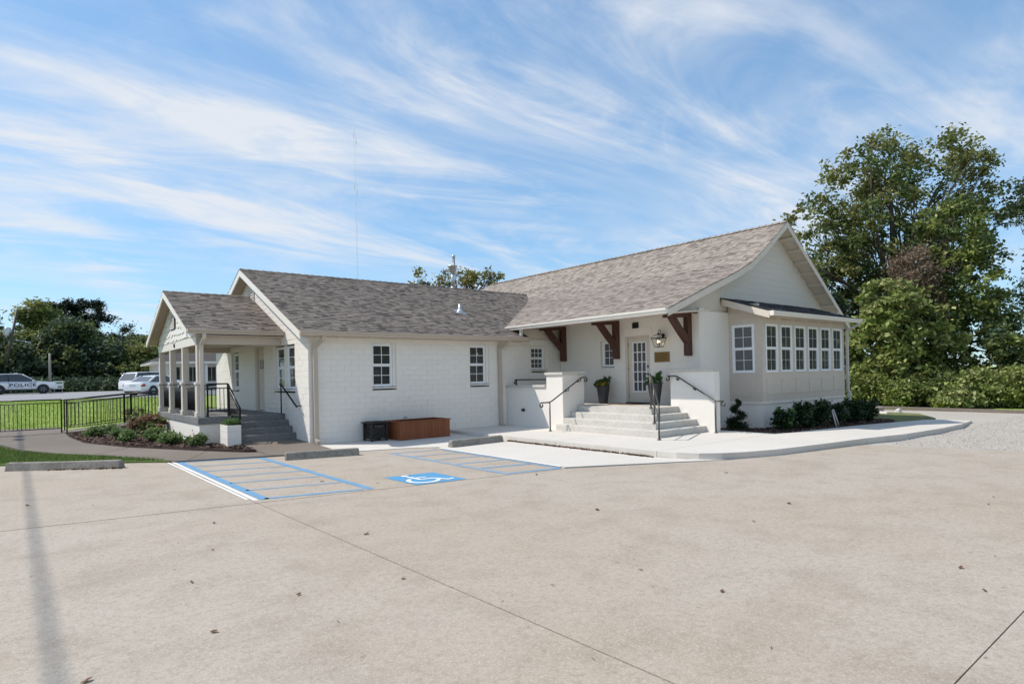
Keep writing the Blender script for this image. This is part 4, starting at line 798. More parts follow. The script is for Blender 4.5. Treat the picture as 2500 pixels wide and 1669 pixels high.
em = MB(); em.tube([(pgx-.028, 5.12+.075*math.cos(a*math.pi/8), 2.92+.06*math.sin(a*math.pi/8)) for a in range(16)], .012, 6, True); em.box(pgx-.032, pgx-.021, 5.07, 5.10, 2.885, 2.955); em.build('emblem', M['dark_brown_metal'], B)
# boarded porch ceiling
for k in range(11): MB().box(-2.09+.19*k, -2.09+.19*k+.182, 2.34, 7.61, 2.99, 3.005).build('ceiling_board', M['soffit'], B)
downspout([(-2.13, 1.80, 3.07), (-2.13, 1.86, 2.95), (-2.15, 2.10, 2.78), (-2.155, 2.09, .25), (-2.2, 2.0, .17)], 'cream_paint', (.09, .07))
# ------------------------------------------------------------------ railings
def picket_panel(root, p0, p1, z0a, z0b, h, step=.11, posts=True, mat='black_metal', mid=True, two=True):
    """rail run between p0 and p1 (x,y), bottom heights z0a/z0b"""
    a, b = Vector(p0), Vector(p1); L = (b-a).length; zz = lambda t: z0a+(z0b-z0a)*t; P = lambda t, dz: (*(a.lerp(b, t)), zz(t)+dz)
    for nm, dz, r in (('top_rail', h, .022), ('middle_rail', h-.12, .016), ('bottom_rail', .16, .016)):
        MB().tube([P(0, dz), P(1, dz)], r, 6).build(nm, M[mat], root)
    n = max(2, int(L/step))
    for k in range(1, n): t = k/n; MB().tube([P(t, .16), P(t, h-.12)], .011, 5).build('picket', M[mat], root)
    if posts:
        for t in (0, 1): MB().box(*(c for v in zip((P(t, 0)[0]-.022, P(t, 0)[1]-.022), (P(t, 0)[0]+.022, P(t, 0)[1]+.022)) for c in v), zz(t)-.05, zz(t)+h+.01).build('post', M[mat], root)
fz = thing('railing', 'flat black metal picket railing at the left edge beside the lawn', 'railing', (-4.84, 10.4, .1))
fz.location = (0, 0, 0)
picket_panel(fz, (-8.6, 10.4), (-6.6, 10.4), .12, .12, 1.16, .105); picket_panel(fz, (-6.58, 10.4), (-4.84, 10.4), .12, .12, 1.16, .105)
ramp = MB().add([(-4.72, 10.72, .09), (3.6, 10.72, .78), (3.6, 12.25, .78), (-4.72, 12.25, .09), (-4.72, 10.72, -.05), (3.6, 10.72, -.05), (3.6, 12.25, -.05), (-4.72, 12.25, -.05)], [(0, 1, 2, 3), (0, 4, 5, 1), (2, 6, 7, 3), (0, 3, 7, 4), (1, 5, 6, 2)]).build('access_ramp', M['concrete_walk']); tag(ramp, 'sloping concrete access ramp behind the mulch bed', None, None, 'structure')
rz0 = lambda x: .09+(x+4.72)*.0829
r1 = thing('railing', 'black metal picket railing climbing the near side of the access ramp', 'railing')
for a, b in ((-4.67, -2.72), (-2.70, -.75), (-.73, 1.2)): picket_panel(r1, (a, 10.80), (b, 10.80), rz0(a), rz0(b), 1.14, .11)
r2 = thing('railing', 'black metal picket railing climbing the far side of the access ramp', 'railing')
for a, b in ((-4.67, -2.78), (-2.76, -.8), (-.78, 1.2)): picket_panel(r2, (a, 12.12), (b, 12.12), rz0(a), rz0(b), 1.14, .11)
pr1 = thing('railing', 'black metal picket railing between the porch columns and beside the porch steps', 'railing')
for a, b in zip(cols, cols[1:]): picket_panel(pr1, (-2.16, a+.14), (-2.16, b-.14), PF, PF, .90, .10, False)
picket_panel(pr1, (-2.02, 2.06), (-1.50, 2.06), PF, PF, .90, .10); picket_panel(pr1, (-1.50, 1.98), (-1.50, .93), PF-.02, .20, .88, .10)
pr2 = thing('handrail', 'short black handrail on the wall side of the porch steps', 'handrail')
MB().tube([(-.15, 1.76, PF), (-.15, 1.76, 1.66)], .02, 8).build('post', M['black_metal'], pr2); MB().tube([(-.15, 1.86, 1.67), (-.15, 1.76, 1.67), (-.15, .51, 1.05)], .024, 8).build('rail', M['black_metal'], pr2); MB().tube([(-.15, .55, 1.07), (-.06, .55, 1.07), (.0, .55, 1.07)], .014, 6).build('wall_bracket', M['black_metal'], pr2)
def curl(c, r, a0, a1, u, v, n=14):
    """spiral of points round c in the plane u,v"""
    c, u, v = Vector(c), Vector(u), Vector(v); return [c+(u*math.cos(a)+v*math.sin(a))*rr for a, rr in ((math.radians(a0+(a1-a0)*k/n), r*(1-.55*k/n)) for k in range(n+1))]
Zu = (0, 0, 1)
e1 = thing('handrail', 'dark bronze scrolled handrail on the pier left of the entrance steps', 'handrail')
MB().tube(curl((6.70-.95, -2.86, .90), .075, 100, 400, (1, 0, 0), Zu)[::-1]+[(5.80, -2.86, .972), (6.06, -2.86, .975), (6.16, -2.86, 1.01), (7.40, -2.83, 1.655), (7.48, -2.83, 1.68), (7.62, -2.83, 1.68)]+curl((7.62, -2.83, 1.605), .075, 90, -230, (1, 0, 0), Zu), .021, 8).build('rail', M['bronze_rail'], e1)
MB().tube([(6.07, -2.86, .13), (6.07, -2.86, .97)], .02, 8).build('post', M['bronze_rail'], e1); MB().lathe([(.05, 0), (.05, .012), (.025, .04)], (6.07, -2.86, .13), 12).build('base', M['bronze_rail'], e1)
for x, z in ((6.86, 1.36), (7.38, 1.63)): MB().tube([(x, -2.85, z), (x, -2.85, z-.07), (x, -2.715, z-.07)], .013, 6).build('wall_bracket', M['bronze_rail'], e1); MB().lathe([(.035, 0), (.035, .012)], (x, -2.724, z-.07), 10, 'y').build('rosette', M['bronze_rail'], e1)
e2 = thing('handrail', 'dark bronze scrolled handrail on the side wall right of the entrance steps', 'handrail')
MB().tube(curl((8.46, -5.27, 1.595), .075, 90, 390, (0, 1, 0), Zu)[::-1]+[(8.46, -5.34, 1.672), (8.46, -5.52, 1.672), (8.46, -5.60, 1.655), (8.46, -6.78, 1.0), (8.46, -6.86, .985), (8.46, -7.04, .985)]+curl((8.46, -7.04, .91), .075, 90, 390, (0, -1, 0), Zu), .021, 8).build('rail', M['bronze_rail'], e2)
MB().tube([(8.46, -6.80, .13), (8.46, -6.80, .985)], .02, 8).build('post', M['bronze_rail'], e2); MB().lathe([(.05, 0), (.05, .012), (.025, .04)], (8.46, -6.80, .13), 12).build('base', M['bronze_rail'], e2)
for y, z in ((-5.56, 1.64), (-6.12, 1.365)): MB().tube([(8.47, y, z), (8.47, y, z-.07), (8.553, y, z-.07)], .013, 6).build('wall_bracket', M['bronze_rail'], e2); MB().lathe([(.035, 0), (.035, .012)], (8.542, y, z-.07), 10, 'x').build('rosette', M['bronze_rail'], e2)
e3 = thing('handrail', 'double dark bronze handrail down the middle corner of the entrance steps', 'handrail')
A_, B_ = Vector((7.31, -5.56, .81)), Vector((6.10, -6.74, .128)); dirn = (B_-A_); hv = Vector((dirn.x, dirn.y, 0)).normalized(); sd = Vector((hv.y, -hv.x, 0))
for s in (0,):
    up = Vector((0, 0, .90)); rail = [A_+Vector((0, 0, .62))-hv*.10, A_+Vector((0, 0, .80))-hv*.16, A_+Vector((0, 0, .92))-hv*.08, A_+Vector((0, 0, .93)), A_.lerp(B_, .5)+Vector((0, 0, .90)), B_+Vector((0, 0, .86)), B_+Vector((0, 0, .78))+hv*.09, B_+Vector((0, 0, .64))+hv*.12, B_+Vector((0, 0, .48))+hv*.07, B_+Vector((0, 0, .40))]
    MB().tube(rail, .022, 8).build('rail', M['bronze_rail'], e3)
MB().tube([A_+Vector((0, 0, .52)), B_+Vector((0, 0, .46))], .016, 8).build('lower_rail', M['bronze_rail'], e3)
for t, z0 in ((0, .81), (.45, .46), (1, .128)):
    p = A_.lerp(B_, t); top = .92-.05*t; zt = A_.z+(B_.z-A_.z)*t+top; MB().tube([(p.x, p.y, z0), (p.x, p.y, zt)], .02, 8).build('post', M['bronze_rail'], e3); MB().lathe([(.055, 0), (.055, .012), (.025, .05)], (p.x, p.y, z0), 12).build('base', M['bronze_rail'], e3)
e4 = thing('handrail', 'low dark handrail on top of the low wall by the wing', 'handrail')
MB().tube(curl((6.88, -.28, 1.565), .07, 90, 380, (0, 1, 0), Zu)[::-1]+[(6.88, -.34, 1.637), (6.88, -1.985, 1.637)], .02, 8).build('rail', M['black_metal'], e4); MB().tube([(6.88, -.36, 1.466), (6.88, -.36, 1.63)], .022, 8).build('post', M['black_metal'], e4); MB().lathe([(.05, 0), (.05, .012), (.02, .03)], (6.88, -.36, 1.466), 10).build('base', M['black_metal'], e4)
# ------------------------------------------------------------------ vegetation
def leaf_quads(C, rad, n, size, rng, flat=.35, droop=0., asp=.55):
    """n rhombic leaves round each clump centre; C (m,3), rad (m,) or scalar"""
    m = len(C); rad = np.broadcast_to(rad, (m,)); o = np.repeat(C, n, 0)+rng.normal(0, .48, (m*n, 3))*np.repeat(rad, n)[:, None]*np.array([1, 1, .8])
    N = m*n; nv = rng.normal(0, 1, (N, 3)); nv[:, 2] = np.abs(nv[:, 2])+flat; nv /= np.linalg.norm(nv, axis=1)[:, None]
    t = rng.normal(0, 1, (N, 3)); t[:, 2] -= droop; t -= nv*(t*nv).sum(1)[:, None]; t /= np.linalg.norm(t, axis=1)[:, None]; b = np.cross(nv, t)
    s = rng.uniform(.65, 1.35, N)[:, None]*size
    return np.stack([o-t*s*.5, o+b*s*asp*.5+nv*s*.06, o+t*s*.5, o-b*s*asp*.5+nv*s*.06], 1).reshape(-1, 3)
def blob_points(blobs, n, rng, inner=.45):
    """clump centres spread through ellipsoids (cx,cy,cz,rx,ry,rz), denser towards the surface"""
    vol = np.array([b[3]*b[4]*b[5] for b in blobs])**.8; k = rng.choice(len(blobs), n, p=vol/vol.sum()); B_ = np.array(blobs)[k]
    d = rng.normal(0, 1, (n, 3)); d /= np.linalg.norm(d, axis=1)[:, None]; r = inner+(1-inner)*rng.uniform(0, 1, n)**.6
    return B_[:, :3]+d*r[:, None]*B_[:, 3:]
def limb(m, a, b, r0, r1, rng, bend=.12, n=6, sides=6):
    a, b = np.array(a, float), np.array(b, float); L = np.linalg.norm(b-a); off = rng.normal(0, bend*L*.5, 3); off[2] = abs(off[2])*.6
    pts = [tuple(a+(b-a)*t+off*math.sin(math.pi*t)) for t in np.linspace(0, 1, n)]
    m.tube(pts, [r0+(r1-r0)*t for t in np.linspace(0, 1, n)], sides); return pts
def tree(name, label, base, h, blobs, nclump, nleaf, size, mats, rng, rad=.8, trunk=.3, cat='tree', group=None, bark='bark', limbs=26, lean=(0, 0), fork=.35, flat=.35, inner=.45, droop=.2, twig=True):
    root = thing(name, label, cat, base, 0, group); rng = np.random.default_rng(rng)
    bl = [tuple(np.array(b)) for b in blobs]; C = blob_points(bl, nclump, rng, inner); nm = len(mats)
    tm = MB(); top = (lean[0], lean[1], h*.72); tp = limb(tm, (0, 0, -.3), top, trunk, trunk*.3, rng, .04, 9, 10)
    sel = rng.choice(nclump, min(limbs, nclump), replace=False)
    for i in sel:
        c = C[i]; k = min(len(tp)-2, max(2, int(len(tp)*min(.92, max(fork, (c[2]/h)*.62))))); p = tp[k]
        q = limb(tm, p, c, trunk*.32*(1-k/len(tp)*.5), .018, rng, .10, 6, 5)
        if twig:
            near = np.argsort(((C-c)**2).sum(1))[1:4]
            for j in near: limb(tm, q[3], C[j], .03, .01, rng, .1, 4, 4)
    tm.build('trunk', M[bark], root)
    parts = np.array_split(rng.permutation(nclump), nm) if nm > 1 else [np.arange(nclump)]
    for idx, mt in zip(parts, mats):
        link('crown', npmesh('crown', leaf_quads(C[idx], rad*rng.uniform(.6, 1.25, len(idx)), nleaf, size, rng, flat, droop), 4, M[mt]), root)
    return root
# --- right side: tall tree, vine-covered tree, thicket, hedge
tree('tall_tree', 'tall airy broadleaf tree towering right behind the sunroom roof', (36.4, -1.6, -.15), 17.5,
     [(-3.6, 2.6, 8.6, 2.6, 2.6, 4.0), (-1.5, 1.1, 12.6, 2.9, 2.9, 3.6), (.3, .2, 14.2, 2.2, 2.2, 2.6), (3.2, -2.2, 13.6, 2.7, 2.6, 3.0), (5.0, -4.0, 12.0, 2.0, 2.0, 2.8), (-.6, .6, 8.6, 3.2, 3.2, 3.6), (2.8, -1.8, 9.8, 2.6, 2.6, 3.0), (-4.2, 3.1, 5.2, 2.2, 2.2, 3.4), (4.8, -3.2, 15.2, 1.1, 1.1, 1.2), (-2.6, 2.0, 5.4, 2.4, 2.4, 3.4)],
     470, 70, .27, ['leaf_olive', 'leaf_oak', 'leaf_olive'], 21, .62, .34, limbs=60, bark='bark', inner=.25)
tree('airy_tree', 'thin airy tree leaning in at the right edge of the picture', (41.5, -8.0, -.15), 13.5,
     [(-.6, .4, 11.2, 1.9, 1.7, 1.8), (.8, -.8, 8.2, 2.0, 1.8, 2.4), (-1.0, .6, 6.2, 1.2, 1.2, 1.6), (1.6, -1.6, 4.0, 2.4, 2.2, 2.6)], 200, 46, .2, ['leaf_oak', 'leaf_blue'], 5, .62, .16, limbs=40, bark='pale_bark', inner=.2)
tree('vine_tree', 'vine-covered dark green tree with a rounded top behind the thicket', (34.2, -5.0, -.15), 11.8,
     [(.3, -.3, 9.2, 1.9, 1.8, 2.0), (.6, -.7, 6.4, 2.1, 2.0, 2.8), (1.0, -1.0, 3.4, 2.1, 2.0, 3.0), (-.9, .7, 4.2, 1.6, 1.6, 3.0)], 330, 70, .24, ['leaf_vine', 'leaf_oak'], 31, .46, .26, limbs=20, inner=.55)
tree('dead_vine_tree', 'small tree smothered in greyish brown dead vines', (32.4, -4.2, -.15), 8.9,
     [(-.2, .1, 7.0, 1.15, 1.15, 1.5), (.2, -.2, 5.0, .9, .9, 1.2)], 130, 60, .15, ['leaf_brown'], 8, .5, .12, limbs=24, inner=.5, droop=1.)
tree('vine_thicket', 'bright yellow-green vine thicket right of the sunroom corner', (30.2, -3.6, -.15), 7.0,
     [(-.2, .1, 5.4, 1.5, 1.4, 1.4), (-.5, .3, 3.4, 1.9, 1.7, 2.0), (.6, -.7, 4.0, 1.7, 1.6, 2.0), (.1, -.1, 1.6, 2.3, 2.0, 1.8), (1.7, -1.4, 2.4, 1.5, 1.5, 1.9)], 330, 62, .30, ['leaf_vine', 'leaf_hedge', 'leaf_vine'], 41, .36, .14, limbs=14, inner=.7)
tree('vine_thicket', 'dark leafy thicket in the gap between sunroom and vine thicket', (30.6, .2, -.15), 7.4,
     [(-.6, .4, 4.4, 2.0, 2.0, 3.0), (.3, -.6, 2.2, 2.0, 2.0, 2.2), (-1.5, 1.8, 3.4, 2.2, 2.2, 3.0)], 330, 60, .25, ['leaf_oak', 'leaf_blue'], 43, .5, .16, limbs=10, inner=.6)
tree('vine_thicket', 'low green thicket in front of the thin tree at the right edge', (34.0, -9.2, -.15), 4.6,
     [(0, 0, 1.9, 2.2, 2.0, 1.7), (-.9, .9, 2.9, 1.4, 1.3, 1.3), (1.6, -1.6, 2.4, 2.0, 2.0, 2.4), (3.6, -2.5, 2.8, 2.4, 2.2, 2.6)], 360, 62, .24, ['leaf_vine', 'leaf_oak', 'leaf_blue'], 47, .42, .1, limbs=10, inner=.7)
hs = [('pale yellow-green hedge shrub by the sunroom downspout', 28.4, -1.9, 1.7, 1.7), ('pale hedge shrub in front of the vine thicket', 29.2, -4.2, 1.6, 1.5), ('rounded green hedge shrub below the dead vines', 30.0, -6.2, 1.6, 1.35), ('leafy green hedge shrub right of the rounded one', 30.6, -8.0, 1.5, 1.5), ('hedge shrub at the right edge of the picture', 31.0, -9.8, 1.6, 1.7)]
for i, (lb, x, y, r, h) in enumerate(hs):
    tree('hedge_shrub', lb, (x, y, -.15), h+.3, [(0, 0, h*.5, r, r*1.05, h*.55), (-.5, .5, h*.72, r*.6, r*.6, h*.4)], 150, 60, .17, ['leaf_hedge', 'leaf_vine'] if i != 2 else ['leaf_vine', 'leaf_oak'], 60+i, .38, .06, 'shrub', 'hedge shrubs beyond the gravel', limbs=8, inner=.75, twig=False)
tree('grass_clump', 'tall pale green grass clump at the foot of the hedge', (28.6, -6.9, -.15), .9, [(0, 0, .3, .9, .9, .4)], 60, 40, .32, ['leaf_hedge'], 71, .3, .02, 'grass clump', limbs=3, twig=False, droop=-3)
# --- trees behind the roofs
tree('yellowing_tree', 'yellowing autumn tree showing above the wing roof', (19.6, 22.3, .7), 10.4,
     [(-1.9, 1.5, 7.9, .9, .9, 1.3), (-.4, .3, 8.3, .9, .9, 1.2), (.9, -.7, 8.4, 1.0, 1.0, 1.3), (2.2, -1.8, 8.6, .8, .8, .8), (0, 0, 6.4, 2.2, 2.2, 1.2)], 120, 26, .26, ['leaf_yellow', 'leaf_olive'], 15, .45, .16, limbs=50, inner=.2)
tree('round_tree', 'dark green treetop left of the flue above the wing roof', (22.5, 36.0, .7), 9.6, [(-.2, .2, 8.0, 1.2, 1.2, 1.3), (1.8, -1.4, 8.5, 1.6, 1.6, 1.7), (3.8, -3, 7.8, 1.4, 1.4, 1.5)], 130, 60, .22, ['leaf_blue'], 17, .5, .2, limbs=12)
# --- left side beyond the road
def dec(label, x, y, top, w, mats, seed, nc=260, low=.12, name='leafy_tree', group='trees beyond the road', sz=.42, nl=60):
    g = gz(x, y); h = top-g; r = np.random.default_rng(seed); bl = []
    for k in range(9): a = r.uniform(0, 6.28); f = r.uniform(low, .86); rr = w*(.75-.45*abs(f-.5)); bl.append((math.cos(a)*w*.45*(1.1-f), math.sin(a)*w*.45*(1.1-f), h*f, rr*.62, rr*.62, h*.17))
    bl.append((0, 0, h*.86, w*.33, w*.33, h*.14))
    return tree(name, label, (x, y, g), h, bl, nc, nl, sz, mats, seed, w*.16, .22, 'tree', group, limbs=16, inner=.5, twig=False)
dec('leafy green tree at the left edge behind the police car', -9.5, 72, 9.9, 6.4, ['leaf_vine', 'leaf_oak', 'leaf_olive'], 101, 330)
dec('tall yellow-green tree behind the leaning utility pole', -4.2, 75, 11.6, 5.6, ['leaf_olive', 'leaf_vine', 'leaf_oak'], 102, 330)
dec('dark bluish tree behind the bare grey pole', -1.0, 69, 9.0, 5.6, ['leaf_blue', 'leaf_oak'], 103, 330)
dec('dark shady tree below the big pine', 2.4, 68, 6.9, 5.2, ['leaf_oak', 'leaf_blue'], 104, 300)
dec('shady dark tree low behind the police car', -6.2, 67, 6.0, 5.0, ['leaf_blue', 'leaf_oak'], 105, 300)
dec('olive green tree right of the big pine', 7.0, 78, 7.9, 6.0, ['leaf_olive', 'leaf_oak'], 106, 300)
dec('bright green tree behind the white cars', 5.4, 66, 5.9, 4.4, ['leaf_vine', 'leaf_olive'], 107, 280)
dec('leafy tree behind the left porch corner', 9.6, 70, 6.6, 5.6, ['leaf_olive', 'leaf_vine'], 108, 280)
dec('dark tree showing between the porch columns', 13.6, 72, 7.4, 5.6, ['leaf_oak', 'leaf_olive'], 109, 280)
dec('pale blue-green tree far beyond the road', 5.4, 98, 9.2, 5.5, ['leaf_blue', 'leaf_olive'], 110, 220)
dec('leafy tree out at the left reflected in the porch windows', -16.5, 66, 11, 6.5, ['leaf_oak', 'leaf_olive'], 111, 200, group='trees reflected in the windows'); dec('leafy tree further left reflected in the porch windows', -24, 62, 11, 6.5, ['leaf_oak', 'leaf_olive'], 112, 200, group='trees reflected in the windows'); dec('leftmost leafy tree reflected in the entrance door', -42, 52, 12, 8, ['leaf_oak', 'leaf_olive'], 113, 220, group='trees reflected in the windows')
def pine(label, x, y, top, w, seed, nb=34):
    g = gz(x, y); h = top-g; r = np.random.default_rng(seed); bl = []
    for k in range(nb):
        f = .30+.70*(k+.5)/nb; L = w*(.35+.75*math.sin(math.pi*min(1, (1.06-f)/.78))**.8)*.55*r.uniform(.55, 1.1); a = r.uniform(0, 6.28)
        bl.append((math.cos(a)*L, math.sin(a)*L, h*f-.1*L, .30*w*r.uniform(.5, 1), .30*w*r.uniform(.5, 1), .055*h*r.uniform(.6, 1.1)))
    return tree('pine_tree', label, (x, y, g), h, bl, 300, 80, .34, ['leaf_pine'], seed, w*.09, .24, 'tree', 'trees beyond the road', limbs=nb, inner=.1, flat=.8, twig=False)
pine('big dark spreading pine, tallest tree left of the porch', 1.0, 86, 13.2, 8.4, 201, 46); pine('dark pine crown standing left of the tallest pine', -1.6, 84, 12.6, 5.0, 202)
pine('small dark pine beyond the white cars', 8.2, 94, 9.4, 4.6, 203); pine('smaller dark pine just left of the porch eave', 9.9, 92, 8.9, 4.2, 204)
# undergrowth along the far road edge
tag(link('undergrowth', npmesh('undergrowth', leaf_quads(np.stack([RNG.uniform(-12, 16, 520), RNG.uniform(60, 66, 520), RNG.uniform(1.1, 2.3, 520)], 1), .7, 40, .34, RNG), 4, M['leaf_blue'])), 'dark tangled undergrowth along the far road edge', None, None, 'stuff')
# --- trees behind the photographer, seen only as reflections in the windows
for i, (x, y, hh) in enumerate(((15, -30, 9), (21, -33, 11), (36, -15.5, 10), (9, -34, 10), (40, -19, 11), (37, -24, 9), (44, -28, 11))):
    tree('leafy_tree', ('leafy tree reflected in the sunroom windows' if x > 30 else 'leafy tree reflected in the wing windows'), (x, y, -.1), hh, [(0, 0, hh*.62, 2.9, 2.9, hh*.34), (1.2, .9, hh*.4, 2.4, 2.4, hh*.3), (-1.1, .6, hh*.3, 2.4, 2.4, hh*.28)], 150, 42, .42, ['leaf_vine', 'leaf_oak'], 300+i, .9, .22, 'tree', 'trees reflected in the windows', limbs=12, twig=False)
for i, (x, y) in enumerate(((33, -13.2), (34, -16.4), (34.5, -19.6), (35.5, -23))):
    tree('vine_thicket', 'green thicket beyond the gravel reflected in the sunroom windows', (x, y, -.15), 5.5, [(0, 0, 2.0, 1.9, 2.0, 2.0), (-.3, .5, 3.6, 1.4, 1.6, 1.5), (.4, -.7, 3.0, 1.5, 1.5, 1.6)], 170, 50, .26, ['leaf_vine', 'leaf_oak'], 330+i, .4, .1, 'tree', 'thickets reflected in the windows', limbs=8, twig=False)
# --- shrubs in the beds
def shrub(name, label, x, y, z, r, h, mats, seed, size, n=60, nl=34, group=None, rad=.16, lobes=3, stem=.012, upright=False):
    rg = np.random.default_rng(seed); bl = [(0, 0, h*.5, r*.8, r*.8, h*.45)]
    for k in range(lobes): a = rg.uniform(0, 6.28); bl.append((math.cos(a)*r*.5, math.sin(a)*r*.5, h*rg.uniform(.35, .7), r*.5, r*.5, h*.35))
    root = thing(name, label, 'shrub', (x, y, z), 0, group); C_ = blob_points(bl, n, rg, .5); C_[:, 2] = np.abs(C_[:, 2])
    sm_ = MB()
    for i in range(0, n, 3): limb(sm_, (rg.normal(0, r*.12), rg.normal(0, r*.12), -.03), tuple(C_[i]), stem, .004, rg, .1, 4, 4)
    if upright:
        ex = []
        for k in range(7): a = rg.uniform(0, 6.28); q = (math.cos(a)*r*.6, math.sin(a)*r*.6, h*rg.uniform(1.0, 1.25)); limb(sm_, (0, 0, h*.4), q, stem, .004, rg, .08, 4, 4); ex += [np.array(q)*t+np.array((0, 0, h*.4))*(1-t) for t in (.55, .75, .9, 1)]
        C_ = np.concatenate([C_, np.array(ex)])
    sm_.build('stem', M['bark'], root)
    for idx, mt in zip(np.array_split(rg.permutation(len(C_)), len(mats)), mats): link('foliage', npmesh('foliage', leaf_quads(C_[idx], rad*rg.uniform(.5, 1.1, len(idx)), nl, size, rg, .3), 4, M[mt]), root)
    return root
G1 = 'low shrubs in the porch mulch bed'
for i, (lb, x, y, r, h) in enumerate((('low spreading green shrub nearest the ramp foot', -4.15, 7.4, .34, .28), ('low green shrub behind the spreading one along the ramp', -3.7, 8.9, .30, .26), ('low green shrub in the middle of the porch bed', -3.6, 5.9, .34, .32), ('low green shrub on the sidewalk side, mid bed', -3.6, 4.5, .28, .28), ('low bright shrub in front of the third porch column', -2.9, 4.2, .34, .36), ('low shrub with pale leaves before the porch corner', -2.75, 2.95, .34, .32), ('low shrub tucked against the porch corner downspout', -2.42, 1.72, .25, .26))):
    shrub('low_shrub', lb, x, y, .12, r, h, ['leaf_shrub', 'leaf_pot', 'leaf_shrub'], 400+i, .075, 48, 30, G1, .12)
shrub('hydrangea', 'brown faded hydrangea in front of the second porch column', -2.75, 6.3, .12, .50, .72, ['leaf_hydrangea', 'leaf_hydrangea', 'leaf_shrub'], 421, .10, 60, 30, 'faded hydrangeas by the porch', .13)
shrub('hydrangea', 'brown faded hydrangea beside the leftmost porch column', -2.72, 7.9, .12, .42, .60, ['leaf_hydrangea', 'leaf_hydrangea', 'leaf_shrub'], 422, .10, 50, 30, 'faded hydrangeas by the porch', .13)
shrub('hydrangea', 'small faded shrub behind the ramp railing', -2.3, 13.2, .1, .5, .8, ['leaf_hydrangea', 'leaf_shrub'], 423, .10, 34, 22, 'faded hydrangeas by the porch', .13)
hol = [('spiky dark holly shrub first in the sunroom bed', 10.75, -7.55, .30, .44), ('taller dark holly shrub second in the sunroom bed', 11.62, -7.62, .31, .58), ('tallest dark holly shrub third in the sunroom bed', 12.55, -7.68, .30, .62), ('dark holly shrub fourth in the sunroom bed', 13.6, -7.72, .31, .52), ('dark holly shrub fifth in the sunroom bed', 14.65, -7.74, .33, .56), ('broad dark holly shrub last in the sunroom bed', 15.9, -7.72, .36, .56)]
for i, (lb, x, y, r, h) in enumerate(hol): shrub('holly_shrub', lb, x, y, .10-.012*(x-9.3), r, h, ['leaf_holly', 'leaf_holly', 'leaf_pot'] if i == 0 else ['leaf_holly'], 440+i, .095, 44, 24, 'holly shrubs along the sunroom', .15, 4, .014, True)
# spiral topiary
tp = thing('topiary', 'small spiral clipped topiary beside the side wall', 'topiary', (9.82, -6.62, .10)); rg = np.random.default_rng(77); pts = []
for k in range(90):
    t = k/89; a = t*4*math.pi; r = .27*(1-t)**.75+.03; pts.append((math.cos(a)*r*.75, math.sin(a)*r*.75, .12+.72*t))
MB().tube([(0, 0, -.02), (0, 0, .8)], .015, 6).build('stem', M['bark'], tp); link('foliage', npmesh('foliage', leaf_quads(np.array(pts), np.array([.13-.08*k/89 for k in range(90)]), 90, .038, rg), 4, M['leaf_holly']), tp)
link('foliage', npmesh('foliage', leaf_quads(np.array([(.2*math.cos(a), .2*math.sin(a), .12) for a in np.linspace(0, 6.2, 24)]), .13, 90, .038, rg), 4, M['leaf_holly']), tp)
# ------------------------------------------------------------------ wheel stops
def wheel_stop(label, a, b, w=.23, h=.165, mat='stop_concrete', z=0.002, group='concrete wheel stops'):
    a, b = Vector(a), Vector(b); L = (b-a).length; m = MB(); sec = [(-w/2, 0), (w/2, 0), (w*.30, h*.92), (w*.22, h), (-w*.22, h), (-w*.30, h*.92)]
    n = len(sec); xs = [0, .03, L*.25, L*.5, L*.75, L-.03, L]; r = random.Random(label)
    vs = []
    for i, x in enumerate(xs):
        e = .82 if i in (0, len(xs)-1) else 1
        vs += [(x-L/2, p*e+r.uniform(-.003, .003), q*(e if q > .01 else 1)+(r.uniform(-.003, .003) if q > 0 else 0)) for p, q in sec]
    m.add(vs, [(i*n+k, i*n+(k+1) % n, (i+1)*n+(k+1) % n, (i+1)*n+k) for i in range(len(xs)-1) for k in range(n)]+[tuple(range(n))[::-1], tuple((len(xs)-1)*n+k for k in range(n))])
    o = m.build('wheel_stop', M[mat]); o.location = (*(a.lerp(b, .5)), z); o.rotation_euler = (0, 0, math.atan2(b.y-a.y, b.x-a.x)); return tag(o, label, 'wheel stop', group)
wheel_stop('long concrete wheel stop beside the grass at far left', (-6.22, .62), (-4.34, -.80)); wheel_stop('weathered wheel stop in front of the porch steps', (-1.43, -2.27), (.14, -2.68)); wheel_stop('wheel stop on the pale concrete below the wing window', (2.40, -3.12), (4.12, -3.02), z=.012)
wheel_stop('nearer pale wheel stop at the far end of the gravel', (21.2, -6.5), (21.5, -5.6), mat='concrete_new', z=-.15); wheel_stop('farther pale wheel stop at the far end of the gravel', (22.6, -6.35), (23.7, -6.05), mat='concrete_new', z=-.15)
tl = MB().bbox(20.6, 23.9, -5.4, -5.15, -.14, .06, .02).build('timber_edge', M['timber_grey']); tag(tl, 'grey timber edging beside the two far wheel stops', 'timber')
